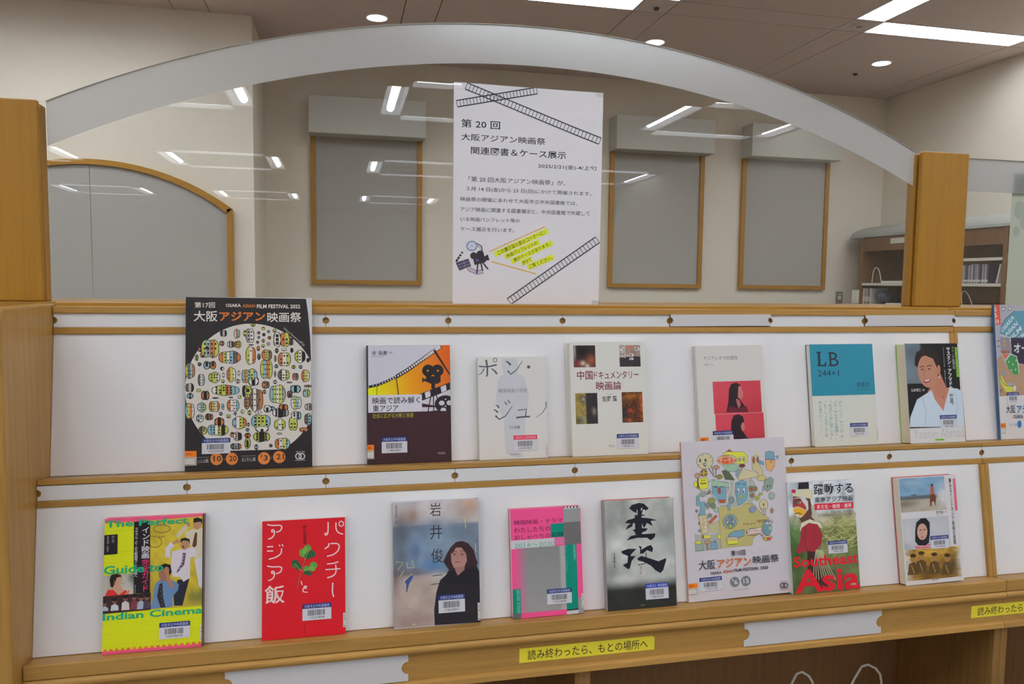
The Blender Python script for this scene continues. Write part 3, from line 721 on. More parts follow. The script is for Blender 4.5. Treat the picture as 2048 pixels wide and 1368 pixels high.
for yy in (1194, 1230): p.L([(512, yy), (615, yy-3)], 2, (170, 168, 166))
def rings(p, x, y, r, c):
    for dx in (-0.62, 0.62):
        p.L([(x+dx*r+r*math.cos(2*math.pi*k/20), y+r*math.sin(2*math.pi*k/20)) for k in range(20)], r*0.36, c, close=True)
rings(p, 935, 1196, 20, (215, 215, 218)); p.T('OSAKA ASIAN', 905, 1160, 968, 1168, (200, 200, 200)); p.L([(898, 1226), (972, 1224)], 3, (200, 200, 200))
done(root, p)
barcode(root, p, 230, 1068, 433, 1172, LIB, NAVY, '1022203039'); sticker(root, p, 'orange', 105, 1158, 190, 1258)

# 2 brown book with a film strip and camera
root, p = book('cinema_book', (0.5224, 1.3814, 0.1534, 0.2160), 0.0135, [(146, 142), (908, 142), (927, 1188), (152, 1222)], (700, 660, 4.56),
    'white, orange and dark brown book with a film camera silhouette, on the upper tier', cov=(58, 38, 42), back=(58, 38, 42), spc=(45, 32, 36))
BRN = (60, 36, 40); INK_ = (40, 36, 42)
p.R(160, 143, 908, 748, (204, 203, 216))
def orange(u, v):
    a = np.array((222, 225, 20)); b = np.array((222, 150, 20)); c = np.array((205, 90, 25))
    t = u*0.9+0.1-v*0.15; return a+(b-a)*min(1, t*2.2) if t < 0.45 else b+(c-b)*min(1, (t-0.45)*2)
top = [(160, 512), (250, 492), (330, 460), (420, 418), (520, 360), (620, 290), (700, 235), (770, 185), (830, 143), (908, 143)]
# orange field: columns between the strip curve and the title box
xs = np.linspace(160, 910, 31); tx = [t[0] for t in top]; ty = [t[1] for t in top]
for ly in range(1):
    pts, cols, fc = [], [], []
    for i, x in enumerate(xs):
        yt = np.interp(x, tx, ty); yb_ = 592 if x < 640 else 592-(x-640)*0.42
        for j in range(5):
            y = yt+(yb_-yt)*j/4; pts.append(p.m(x, y)); cols.append(lin(*orange((x-160)/750, (y-143)/450), KI))
    for i in range(len(xs)-1):
        for j in range(4): fc.append((i*5+j, (i+1)*5+j, (i+1)*5+j+1, i*5+j+1))
    p.add(pts, fc, cols)
p.L([(x, y+6) for x, y in top[:4]], 24, INK_); p.L([(x, y+6) for x, y in top[3:-1]], 36, INK_)
p.hold = True
zk = p.z
for k in range(30):
    t = k/29; x = 166+(812-166)*(t**0.82); y = np.interp(x, tx, ty)+5; dx = 1; dy = (np.interp(x+5, tx, ty)-np.interp(x-5, tx, ty))/10
    s_ = 6+17*t; n_ = math.hypot(1, dy); ux, uy = 1/n_, dy/n_; hh = 6.5+7*t
    p.P([(x-ux*s_*.5+uy*hh, y-uy*s_*.5-ux*hh), (x+ux*s_*.5+uy*hh, y+uy*s_*.5-ux*hh), (x+ux*s_*.5-uy*hh, y+uy*s_*.5+ux*hh), (x-ux*s_*.5-uy*hh, y-uy*s_*.5+ux*hh)], (215, 212, 215))
p.hold = False; p.z = zk+1
p.L([(243, 498), (241, 592)], 5, INK_); p.L([(418, 425), (440, 588)], 9, INK_); p.L([(765, 185), (915, 408)], 22, BRN)
# lower right: reel and strip
p.P([(655, 600), (912, 505), (920, 745), (655, 745)], (205, 200, 212)); p.P([(655, 665), (800, 690), (800, 700), (655, 700)], BRN); p.P([(655, 745), (920, 712), (920, 748), (655, 748)], BRN)
p.L([(640, 612), (780, 560), (915, 508)], 64, INK_)
for x, y in ((706, 586), (850, 534)): p.P([(x-26, y-18), (x+22, y-36), (x+30, y+14), (x-16, y+34)], (210, 205, 215))
p.E(870, 672, 98, 80, INK_, 28)
p.P([(915, 590), (920, 590), (922, 760), (918, 760)], BRN)
for x, y in ((835, 662), (905, 660), (850, 725)): p.E(x, y, 26, 22, (208, 203, 214), 16)
p.E(870, 690, 7, 7, (208, 203, 214)); p.E(870, 628, 7, 7, (208, 203, 214))
p.R(655, 738, 927, 765, BRN)
# camera
for x in (712, 796): p.E(x, 370, 56, 54, INK_, 24)
for x in (708, 800): p.E(x, 371, 9, 9, (215, 140, 25), 12)
p.P([(735, 424), (755, 404), (776, 424)], (205, 130, 30)); p.P([(692, 420), (825, 420), (825, 470), (800, 488), (735, 488), (692, 470)], INK_)
p.R(656, 434, 668, 476, INK_); p.R(668, 444, 695, 466, INK_); p.R(740, 485, 775, 530, INK_)
for a, b in (((755, 500), (710, 740)), ((758, 500), (762, 740)), ((760, 500), (800, 640))): p.L([a, b], 9, INK_)
p.R(160, 592, 656, 750, (212, 210, 222)); p.T('映画で読み解く', 200, 610, 636, 664, INK_, 0.012); p.T('東アジア', 202, 682, 440, 738, INK_, 0.012)
p.R(160, 750, 925, 1222, BRN); p.T('社会に広がる分断と格差', 200, 757, 577, 792, (150, 150, 50), 0.012)
p.T('全 泓奎', 193, 190, 340, 226, (60, 58, 66), 0.01); p.T('編著', 356, 200, 384, 214, (70, 68, 76)); p.T('JEON Hong Gyu', 193, 236, 305, 248, (120, 118, 126))
p.T('明石書店', 802, 1105, 868, 1122, (185, 175, 178)); p.R(146, 142, 160, 1222, (52, 38, 44))
done(root, p)
barcode(root, p, 284, 972, 520, 1108, LIB, NAVY, '1180018351'); sticker(root, p, 'orange', 150, 1042, 214, 1168, txt='館')

# 3 white book with large handwritten-style katakana
root, p = book('cinema_book', (0.7280, 1.3794, 0.1319, 0.1931), 0.0155, [(1163, 245), (1780, 245), (1805, 1160), (1182, 1182)], (700, 660, 4.56),
    'plain white book with big grey brush katakana and a red-topped barcode label', spine='right', cov=(216, 214, 210), pages=M_PAGEW)
p.R(1163, 245, 1805, 1170, (216, 214, 212)); G1 = (200, 201, 208); S1 = (86, 86, 100)
p.P([(1385, 262), (1520, 262), (1535, 330), (1520, 395), (1590, 430), (1632, 600), (1620, 720), (1600, 800), (1590, 1000), (1575, 1155), (1510, 1160), (1420, 1120), (1405, 900), (1395, 800), (1330, 640), (1345, 450), (1400, 400), (1385, 330)], G1)
def br(p, pts, w0, w1, c):
    pts = [np.array(q, float) for q in pts]; n = len(pts); lo, hi = [], []
    for i, q in enumerate(pts):
        t = pts[min(i+1, n-1)]-pts[max(i-1, 0)]; t /= np.hypot(*t)+1e-9; w_ = (w0+(w1-w0)*i/(n-1))/2; nn = np.array([-t[1], t[0]])*w_; lo.append(q-nn); hi.append(q+nn)
    k = n; q = [p.m(*a) for a in lo]+[p.m(*a) for a in hi]; p.add(q, [(i, i+1, k+i+1, k+i) for i in range(k-1)], [lin(*c, KI)]*2*k)
br(p, [(1172, 330), (1250, 336), (1338, 318)], 12, 14, S1); br(p, [(1240, 272), (1252, 340), (1250, 415), (1238, 422)], 18, 12, S1)
br(p, [(1222, 352), (1200, 390), (1172, 408)], 10, 6, S1); br(p, [(1290, 352), (1320, 375), (1340, 402)], 10, 18, S1)
p.L([(1322+18*math.cos(k/14*6.283), 275+18*math.sin(k/14*6.283)) for k in range(14)], 6, S1, close=True)
br(p, [(1422, 285), (1445, 300), (1465, 322)], 10, 20, S1); br(p, [(1438, 372), (1465, 405), (1520, 365), (1572, 285)], 14, 5, S1); p.E(1628, 340, 15, 15, S1)
br(p, [(1328, 680), (1345, 690), (1358, 708)], 8, 16, S1); br(p, [(1310, 722), (1330, 732), (1348, 750)], 8, 16, S1); br(p, [(1325, 778), (1360, 812), (1420, 780), (1480, 692)], 16, 5, S1)
br(p, [(1405, 650), (1420, 665), (1430, 680)], 6, 12, S1); br(p, [(1435, 636), (1448, 650), (1458, 665)], 6, 12, S1)
br(p, [(1530, 730), (1608, 722), (1600, 790)], 8, 12, S1); br(p, [(1515, 798), (1560, 792), (1642, 788)], 16, 14, S1); br(p, [(1785, 658), (1790, 700), (1750, 760), (1690, 800)], 12, 3, S1)
p.T('韓国映画の怪物', 1353, 534, 1614, 570, (120, 122, 134)); p.T('グエムル', 1545, 510, 1616, 522, (150, 150, 158)); p.T('下川正晴', 1450, 872, 1548, 898, (60, 60, 70), 0.01); p.T('毎日新聞出版', 1464, 1122, 1545, 1135, (110, 110, 116))
done(root, p)
barcode(root, p, 1490, 958, 1708, 1090, '大阪市立生野図書館', (205, 50, 85), '8161012810', tc=(240, 170, 180)); sticker(root, p, 'white', 1786, 1030, 1806, 1140)

# 4 white book with four pictures and a dark red title
root, p = book('cinema_book', (0.9077, 1.3754, 0.1550, 0.2200), 0.0195, [(162, 98), (782, 98), (808, 1010), (182, 1030)], (1100, 660, 4.096),
    'white book with four small pictures and a dark red title, on the upper tier', spine='right', cov=(216, 215, 208), pages=M_PAGEW, extra=0.0045)
p.R(162, 98, 808, 1020, (216, 215, 210))
p.G(193, 126, 377, 303, 18, 18, blobs((50, 36, 36), [(0.45, 0.3, 0.4, 0.3, (28, 24, 26), 1), (0.8, 0.7, 0.25, 0.3, (170, 90, 60), .8), (0.05, 0.25, 0.06, 0.5, (190, 190, 190), .8), (0.22, 0.85, 0.2, 0.2, (150, 50, 50), .8), (0.42, 0.82, 0.13, 0.12, (210, 195, 170), 1), (0.62, 0.95, 0.1, 0.1, (210, 205, 190), 1)], .1))
p.G(571, 126, 748, 300, 18, 18, blobs(lambda u, v: (150, 130, 120) if v < .55 else (52, 48, 52), [(0.5, 0.1, 0.15, 0.1, (190, 110, 70), .8), (0.1, 0.2, 0.08, 0.1, (210, 205, 205), .9)], .25, 12))
for x, y, w_, h_ in ((575, 135, 34, 22), (575, 170, 32, 22), (576, 205, 32, 20), (612, 130, 10, 100), (700, 145, 40, 26), (652, 195, 40, 24), (655, 228, 34, 18), (618, 205, 30, 14)): p.R(x, y, x+w_, y+h_, (205, 198, 196)); p.R(x+5, y+6, x+w_*.6, y+h_*.7, (120, 90, 90))
p.T('中国', 222, 332, 352, 404, (118, 38, 52), 0.022); p.T('ドキュメンタリー', 360, 336, 730, 396, (118, 38, 52), 0.01); p.T('映画論', 378, 420, 588, 488, (118, 38, 52), 0.016)
p.T('Sato Ken', 466, 517, 512, 527, (140, 140, 140)); p.T('佐藤 賢', 427, 538, 552, 582, (40, 38, 44), 0.02); p.T('平凡社', 478, 936, 526, 955, (110, 108, 108))
p.G(206, 515, 393, 762, 18, 22, blobs(lambda u, v: (150, 130, 70) if u < .5 else (48, 44, 46), [(0.35, 0.2, .14, .12, (50, 45, 40), 1), (0.36, .2, .08, .06, (170, 170, 165), 1), (0.85, .6, .1, .12, (180, 160, 150), .8), (.3, .85, .12, .1, (140, 150, 160), .8), (.1, .9, .2, .12, (60, 60, 40), .7)], .2, 9))
p.G(588, 508, 765, 752, 18, 22, blobs((85, 50, 32), [(0.5, 0.15, .5, .1, (175, 110, 30), .7), (.95, .5, .1, .5, (185, 80, 30), .8), (.42, .62, .12, .09, (190, 60, 40), .8), (.3, .92, .15, .07, (190, 90, 40), .7), (.1, .7, .15, .2, (45, 45, 55), .8)], .5, 14))
done(root, p)
barcode(root, p, 545, 848, 728, 960, LIB, NAVY, '1185005113')

# 5 white book with two red portraits, partly behind the tall programme
root, p = book('cinema_book', (1.1758, 1.3814, 0.1500, 0.2110), 0.0135, [(1190, 122), (1748, 117), (1770, 935), (1208, 955)], (1100, 660, 4.096),
    'white book with two red portrait panels, its foot hidden by the tall white programme', cov=(212, 210, 204), pages=M_PAGEW, rl=0.012)
p.R(1190, 122, 1765, 950, (212, 210, 206)); p.T('アジアシネマ的感性', 1254, 204, 1540, 234, (90, 88, 94)); p.T('大橋もうん', 1258, 262, 1338, 278, (120, 118, 122))
for (x0, y0, x1, y1, dy) in ((1325, 406, 1728, 652, 0), (1338, 664, 1745, 888, 250)):
    p.G(x0, y0, x1, y1, 16, 12, blobs((190, 62, 76), [(0.1, 0.2, .4, .5, (205, 75, 92), .7), (0.9, 0.9, .3, .3, (165, 48, 60), .6)]))
    hx = 1520+(12 if dy else 0); hy = 480+dy
    p.P([(hx-60, hy-20), (hx-40, hy-55), (hx, hy-65), (hx+35, hy-48), (hx+45, hy-10), (hx+30, hy+70), (hx+80, hy+140), (hx+92, min(hy+172, y1-2)), (hx-88, min(hy+172, y1-2)), (hx-70, hy+90)], (44, 32, 38))
    p.P([(hx+18, hy-35), (hx+38, hy-40), (hx+48, hy-5), (hx+60, hy+15), (hx+52, hy+25), (hx+58, hy+40), (hx+35, hy+70), (hx+10, hy+50)] if not dy else [(hx+30, hy-5), (hx+45, hy+10), (hx+50, hy+50), (hx+25, hy+70), (hx+15, hy+30)], (186, 110, 108))
    if not dy: p.P([(hx-5, hy+60), (hx+25, hy+75), (hx+35, hy+110), (hx+15, hy+140), (hx, hy+100)], (176, 98, 100))
    p.P([(hx-88, min(hy+172, y1-2)), (hx-60, hy+115), (hx+10, hy+140), (hx+80, hy+120), (hx+95, min(hy+172, y1-2))], (98, 32, 48))
done(root, p)
barcode(root, p, 1312, 796, 1484, 905, LIB, NAVY, '1149175148'); sticker(root, p, 'orange', 1206, 846, 1278, 940, txt='館')

# 6 teal and white book
root, p = book('cinema_book', (1.4325, 1.3809, 0.1506, 0.2128), 0.0140, [(213, 337), (687, 335), (748, 1095), (262, 1112)], (1560, 600, 3.8),
    'book with a teal upper half lettered LB and a cream lower half', spine='right', cov=(214, 214, 200), back=(90, 95, 110), pages=M_PAGEW, rl=0.004)
p.R(213, 337, 748, 1105, (212, 214, 206)); p.R(213, 337, 720, 715, (44, 132, 156))
NB = (45, 52, 66)
def serif(p, x, y, w_, h_, ch):
    if ch == 'L': Q = [[(0, 0), (.55, 0), (.55, .06), (.4, .09), (.4, .9), (.75, .9), (.95, .68), (1, .68), (.97, 1), (0, 1), (0, .94), (.15, .91), (.15, .09), (0, .06)]]
    for q in Q: p.P([(x+a*w_+b*8, y+b*h_) for a, b in q], NB)
serif(p, 264, 392, 72, 108, 'L'); p.T('B', 362, 396, 438, 500, NB, 0.0); p.R(355, 398, 380, 404, NB); p.R(357, 492, 382, 500, NB)
p.T('244+1', 278, 530, 440, 574, NB, 0.0); p.T('李鳳宇', 572, 622, 670, 660, NB); p.T('LEE BONG WOO', 570, 672, 670, 682, (50, 90, 110))
for i, tt in enumerate(('ポン・ジュノ、ケン・ローチ、', 'パク・チャヌクを発掘し、', '「月はどっちに出ている」', '『KT』『フラガール』を', '創った者として—————。')):
    x = 434-i*38; p.T(tt, x, 762, x+52-i*2, (1065, 1048, 1052, 1035, 1008)[i], (66, 140, 152), 0.0, True)
done(root, p)
barcode(root, p, 526, 932, 668, 1028, LIB, NAVY, '1146111018'); sticker(root, p, 'white', 730, 980, 746, 1060)

# 7 thick book with a portrait on a dark ground
root, p = book('cinema_book', (1.6508, 1.3672, 0.1365, 0.2122), 0.0275, [(940, 332), (1355, 332), (1410, 1080), (998, 1093)], (1560, 600, 3.8),
    'thick book with a smiling person in a white blouse on its cover, green back edge', spine='right', cov=(212, 214, 214), back=(150, 190, 70))
p.R(940, 332, 1412, 1090, (214, 216, 218))
p.G(940, 332, 1390, 968, 26, 34, blobs(lambda u, v: (32, 30, 34) if u > .3 or v > .48 else (120, 135, 145), [(0.1, 0.1, .2, .12, (80, 95, 105), .7), (.1, .7, .25, .2, (22, 22, 26), .8), (.75, .2, .4, .3, (24, 22, 24), .8)], .05))
p.R(965, 640, 1250, 968, (30, 29, 33))
p.P([(1020, 450), (1030, 400), (1080, 370), (1150, 375), (1205, 420), (1215, 500), (1200, 540), (1050, 520), (1020, 500)], (44, 34, 34))
p.P([(1140, 670), (1215, 560), (1270, 690), (1240, 740), (1240, 850), (1190, 780), (1120, 700)], (176, 118, 98))
p.E(1122, 545, 78, 128, (176, 126, 104), 26, rot=-8)
p.P([(1040, 480), (1045, 440), (1100, 425), (1160, 450), (1190, 520), (1200, 600), (1216, 500), (1180, 400), (1100, 380), (1040, 410)], (44, 34, 34))
p.E(1203, 535, 14, 38, (178, 112, 92), 14); p.L([(1060, 515), (1078, 505), (1092, 512)], 6, (60, 40, 38)); p.L([(1112, 508), (1130, 500), (1150, 508)], 6, (60, 40, 38))
p.E(1078, 532, 10, 5, (50, 34, 34)); p.E(1130, 528, 10, 5, (50, 34, 34)); p.L([(1098, 520), (1090, 580), (1106, 584)], 6, (160, 98, 82))
p.P([(1088, 618), (1145, 598), (1138, 622), (1112, 636), (1094, 632)], (150, 50, 60)); p.P([(1094, 618), (1140, 604), (1128, 618), (1104, 624)], (228, 224, 220)); p.E(1207, 592, 4, 7, (220, 220, 220))
p.P([(1000, 870), (1040, 760), (1150, 690), (1240, 850), (1280, 672), (1350, 680), (1390, 700), (1408, 930), (1390, 968), (1110, 968), (985, 968), (990, 900)], (200, 216, 232))
p.P([(1150, 690), (1175, 760), (1240, 848), (1262, 760), (1285, 675), (1262, 668), (1240, 760), (1190, 730), (1165, 672)], (182, 122, 100))
p.L([(1080, 740), (1110, 850), (1105, 960)], 6, (172, 190, 210)); p.L([(1330, 700), (1345, 800), (1340, 960)], 6, (176, 194, 212))
p.T('ヤスミン・アフマドの', 1258, 360, 1312, 690, (232, 232, 234), 0.03, True); p.T('世界', 1284, 716, 1322, 806, (40, 40, 48), 0.03, True)
p.T('マレーシア映画の母', 1298, 360, 1330, 530, (190, 192, 196), 0.0, True); p.T('人とその作品、継承者たち', 1232, 360, 1262, 660, (190, 192, 196), 0.0, True)
p.L([(1332, 362), (1350, 590)], 18, (130, 190, 60)); p.T('シリーズ混成アジア映画の海1', 1326, 368, 1354, 588, (60, 100, 30), 0.0, True)
p.T('山本博之', 995, 676, 1070, 700, (215, 215, 218), 0.01); p.T('編著', 1078, 680, 1098, 696, (200, 200, 204))
p.T('Yasmin Ahmad', 1015, 985, 1398, 1045, (190, 192, 200), 0.0); p.L([(1180, 1064), (1250, 1063)], 14, (130, 195, 60)); p.T('英明企画編集', 1188, 1060, 1242, 1069, (70, 110, 40))
done(root, p)
barcode(root, p, 1212, 880, 1346, 976, LIB, NAVY, '1148111058')

# 8 programme cut by the right edge
root, p = book('festival_programme', (1.8960, 1.3832, 0.2120, 0.2985), 0.0075, [(95, 50), (1080, 50), (1130, 1255), (182, 1280)], (1960, 600, 4.557),
    'colourful illustrated programme with a blue spine, cut off by the right edge of the picture', cov=(200, 202, 206), spc=(52, 92, 140), back=(52, 92, 140), cat='programme', tier=1, lean=0.135)
p.R(95, 50, 1130, 1275, (212, 210, 212))
p.P([(96, 52), (1080, 50), (1115, 860), (160, 898)], (168, 166, 176))
p.P([(115, 560), (180, 520), (260, 640), (480, 600), (1100, 560), (1110, 860), (160, 898)], (168, 138, 112))
p.L([(130, 50), (145, 240)], 62, (205, 84, 62)); p.T('3.\n5-\n14', 100, 70, 152, 228, (230, 225, 220), 0.02)
p.P([(160, 330), (175, 260), (230, 190), (350, 110), (600, 100), (600, 380), (420, 420), (340, 400), (180, 330)], (92, 146, 166))
p.L([(160, 330), (300, 362), (305, 400)], 6, (215, 215, 215)); p.L([(175, 255), (235, 185), (350, 108)], 6, (60, 60, 70))
for tt, x, y in (('OSAKA', 178, 140), ('ASIAN', 222, 200), ('FILM', 272, 245), ('FES', 312, 290)):
    n_ = len(tt); p.TQ(tt, [(x, y+145-(0 if tt == 'OSAKA' else 20)), (x+150, y+(0 if tt != 'FES' else 20)), (x+170, y+40), (x+20, y+175-(0 if tt == 'OSAKA' else 20))], (222, 222, 224), 0.02)
p.P([(165, 360), (290, 365), (300, 500), (185, 505), (170, 420)], (140, 132, 138)); p.P([(175, 480), (290, 485), (290, 505), (185, 508)], (150, 92, 76)); p.P([(195, 512), (270, 515), (230, 560)], (200, 92, 62)); p.E(222, 415, 10, 32, (205, 185, 110)); p.E(222, 415, 4, 18, (40, 40, 60))
p.P([(300, 360), (1000, 360), (1000, 640), (400, 600), (375, 540), (310, 510)], (52, 48, 66)); p.T('オーサカ', 335, 415, 700, 500, (222, 222, 224), 0.03)
p.P([(235, 575), (300, 520), (370, 540), (400, 700), (340, 700), (270, 650)], (66, 140, 82)); p.L([(235, 575), (300, 512), (375, 535), (400, 690)], 7, (215, 215, 215))
for x, y in ((275, 585), (325, 608), (365, 572), (358, 655), (305, 660)): p.L([(x-10, y), (x+10, y)], 4, (222, 222, 222)); p.L([(x, y-12), (x, y+12)], 4, (222, 222, 222))
p.P([(160, 700), (185, 715), (230, 780), (320, 800), (330, 855), (240, 860), (170, 770)], (196, 198, 84)); p.L([(158, 700), (190, 770), (240, 800), (330, 805)], 6, (60, 60, 66)); p.E(290, 790, 38, 14, (150, 150, 168)); p.E(210, 690, 34, 20, (140, 140, 156)); p.E(345, 825, 20, 26, (205, 205, 206)); p.E(180, 845, 18, 20, (150, 110, 90)); p.E(260, 735, 22, 14, (190, 130, 100))
for x, y in ((208, 90), (290, 85)): p.E(x, y, 22, 20, (96, 96, 108)); p.E(x, y, 16, 14, (205, 205, 212))
for x, y in ((145, 390), (148, 440)): p.L([(x-14, y+4), (x+12, y-2)], 9, (60, 62, 74))
p.T('大阪', 236, 978, 355, 1048, (42, 44, 72), 0.03); p.T('アジアン', 368, 978, 640, 1045, (50, 100, 165), 0.035); p.T('映画祭', 650, 975, 880, 1040, (42, 44, 72), 0.03)
p.T('OSAKA ASIAN FILM FESTIVAL', 322, 1062, 800, 1085, (60, 60, 80), 0.02); p.T('スクリーン上映', 278, 1138, 368, 1162, (70, 120, 165)); p.E(400, 1145, 26, 34, (50, 110, 165))
done(root, p)
barcode(root, p, 246, 864, 400, 956, LIB, NAVY, '1107711018'); sticker(root, p, 'orange', 160, 1138, 240, 1228)

# ---- lower tier
# 9 yellow and pink guide
root, p = book('cinema_guide', (0.1050, 1.2788, 0.1499, 0.2119), 0.0155, [(125, 152), (948, 122), (935, 1215), (100, 1290)], (180, 1000, 4.146),
    'lime yellow guide with pink borders, green lettering and dancing people, leftmost on the lower tier', spine='right', cov=(212, 215, 40), spc=(48, 38, 46), back=(215, 90, 130), tier=2)
YL = (208, 216, 26); PK = (222, 82, 122); GR = (30, 156, 112)
p.P([(125, 152), (948, 122), (935, 1215), (100, 1290)], YL)
p.P([(125, 152), (948, 122), (948, 150), (125, 182)], PK)
p.hold = True
for k in range(22):
    p.E(140+k*37, 182-k*1.3, 15, 10, PK, 10)
p.hold = False; p.z += 1
p.hold = True
for (y0, y1, xa_, xb2) in ((262, 240, 125, 370), (430, 415, 235, 370), (520, 510, 120, 370), (1035, 985, 105, 940), (1122, 1062, 105, 930), (1210, 1145, 102, 930)):
    n_ = 26 if xb2 > 400 else 10
    for k in range(n_): 
        x = xa_+(xb2-xa_)*k/n_; y = y0+(y1-y0)*k/n_; p.P([(x, y), (x+9, y-1), (x+9, y+3), (x, y+4)], (168, 172, 40))
p.hold = False; p.z += 1
p.P([(500, 170), (945, 140), (940, 880), (508, 912)], (196, 172, 52))
p.G(502, 172, 940, 878, 20, 30, blobs((192, 168, 50), [(0.1, 0.8, .3, .2, (150, 132, 50), .6), (.9, .9, .2, .1, (90, 96, 60), .7), (.4, .35, .2, .2, (205, 190, 60), .5)], .14, 9))
OL = (130, 120, 52)
p.L([(600+70*math.cos(k/12*6.283), 240+32*math.sin(k/12*6.283)) for k in range(12)], 10, OL, close=True); p.L([(545+55*math.cos(k/12*6.283), 350+45*math.sin(k/12*6.283)) for k in range(-2, 7)], 9, OL); p.L([(510, 300), (600, 310), (630, 300)], 8, OL)
SK = (176, 128, 100)
p.P([(868, 500), (940, 480), (940, 740), (905, 720), (885, 600)], (206, 204, 210))      # right figure
p.P([(790, 270), (860, 245), (942, 240), (942, 480), (870, 498), (850, 400), (800, 330)], (204, 196, 172)); p.L([(730, 310), (775, 250), (820, 215)], 34, (200, 192, 168)); p.E(820, 208, 14, 20, SK)
p.E(893, 205, 34, 46, SK, rot=6); p.P([(860, 195), (862, 160), (895, 150), (935, 165), (932, 210), (920, 185)], (34, 28, 28)); p.P([(875, 275), (892, 275), (888, 380), (868, 400), (850, 385)], (92, 52, 36))
p.P([(730, 665), (828, 655), (800, 760), (770, 880), (700, 880), (695, 780)], (40, 42, 52))
p.P([(685, 430), (760, 410), (850, 395), (888, 430), (880, 470), (835, 480), (832, 650), (778, 682), (750, 640), (692, 640), (675, 560)], (212, 204, 214))
p.L([(650, 480), (650, 410), (690, 365)], 44, (208, 200, 212)); p.L([(690, 365), (722, 345)], 24, SK); p.E(728, 346, 18, 18, SK)
p.E(790, 368, 36, 50, SK, rot=8); p.P([(752, 358), (758, 325), (795, 316), (830, 330), (832, 375), (820, 345), (780, 338)], (32, 28, 30)); p.E(778, 392, 9, 8, (70, 40, 40))
p.P([(775, 440), (800, 445), (785, 540), (730, 605), (722, 600), (765, 520)], (92, 66, 96))
for k in range(5): p.L([(768-k*7, 470+k*26), (792-k*7, 460+k*26)], 5, (200, 190, 205))
p.P([(545, 700), (600, 650), (680, 665), (740, 700), (735, 750), (690, 800), (690, 888), (510, 905), (530, 800)], (98, 128, 168))
p.E(618, 620, 44, 60, (150, 104, 80)); p.P([(570, 600), (580, 550), (625, 528), (672, 540), (682, 600), (660, 640), (655, 590), (600, 570)], (30, 26, 28))
p.L([(690, 730), (655, 660), (640, 580)], 30, (166, 116, 88)); p.E(640, 582, 22, 26, (166, 116, 88)); p.P([(580, 700), (605, 690), (612, 800), (630, 892), (590, 896), (560, 800)], (46, 44, 52))
for k in range(9): p.E(588+(k % 2)*14+k*2, 725+k*18, 3, 3, (190, 180, 110), 6)
p.P([(110, 628), (368, 606), (366, 920), (105, 925)], (150, 150, 140))
p.G(108, 628, 368, 905, 14, 16, blobs((168, 165, 150), [(.1, .25, .1, .2, (200, 190, 180), .8), (.85, .3, .2, .4, (196, 190, 186), .8), (.95, .1, .15, .2, (70, 84, 66), .8)], .12))
p.P([(165, 660), (180, 620), (225, 608), (262, 622), (270, 660), (235, 700), (200, 730), (175, 720)], (38, 30, 32)); p.E(236, 670, 32, 44, (192, 146, 120), rot=10)
p.P([(200, 650), (210, 625), (240, 618), (262, 635), (225, 645), (212, 690)], (38, 30, 32)); p.P([(205, 700), (250, 700), (290, 760), (240, 790), (180, 755)], (192, 146, 120))
p.P([(125, 800), (150, 745), (195, 745), (240, 790), (300, 745), (328, 780), (322, 860), (140, 862)], (200, 48, 46)); p.L([(240, 855), (330, 750)], 16, (216, 120, 90))
p.P([(105, 800), (372, 780), (510, 770), (508, 912), (105, 948)], (60, 38, 40))
for k, (x, y) in enumerate(((122, 850), (208, 832), (298, 808), (372, 800), (428, 805), (478, 800))):
    p.E(x, y+8, 20, 26, (122, 84, 72)); p.E(x, y-6, 24, 16, (34, 28, 32)); p.P([(x-34, 925-k*4), (x-28, y+45), (x, y+30), (x+30, y+45), (x+34, 920-k*4)], ((176, 190, 210), (196, 200, 210), (206, 196, 196), (120, 60, 66), (160, 170, 190), (70, 62, 82))[k])
p.P([(370, 178), (505, 172), (502, 772), (366, 778)], (30, 27, 32))
p.T('マサラムービーから新感覚インド映画へ', 378, 230, 398, 640, (205, 203, 210), 0.01, True); p.T('世界文化社', 374, 704, 384, 772, (170, 168, 175), 0.0, True)
p.T('インド映画', 438, 226, 499, 484, (216, 214, 222), 0.03, True); p.T('完全ガイド', 434, 492, 494, 756, (205, 52, 100), 0.03, True)
p.T('The Perfect', 130, 170, 820, 198, GR, 0.05); p.T('Guide to', 112, 548, 614, 590, GR, 0.05); p.T('Indian Cinema', 106, 945, 935, 942, GR, 0.05)
p.P([(120, 288), (234, 280), (232, 446), (117, 454)], (30, 27, 32)); p.T('監修・松岡環', 184, 292, 206, 350, (160, 158, 165), 0, True); p.T('夏目深雪、佐野亨', 142, 296, 160, 430, (160, 158, 165), 0, True)
p.P([(98, 1264), (936, 1192), (935, 1215), (98, 1290)], PK)
p.hold = True
for k in range(17): p.E(128+k*49, 1262-k*4.3, 17, 20, (214, 112, 62), 12, a0=180, a1=360)
p.hold = False; p.z += 1
p.P([(938, 124), (948, 122), (936, 1215), (928, 1216)], (40, 32, 38))
done(root, p)
barcode(root, p, 580, 1022, 832, 1138, LIB, NAVY, '1024180338'); sticker(root, p, 'white', 916, 1036, 936, 1160)

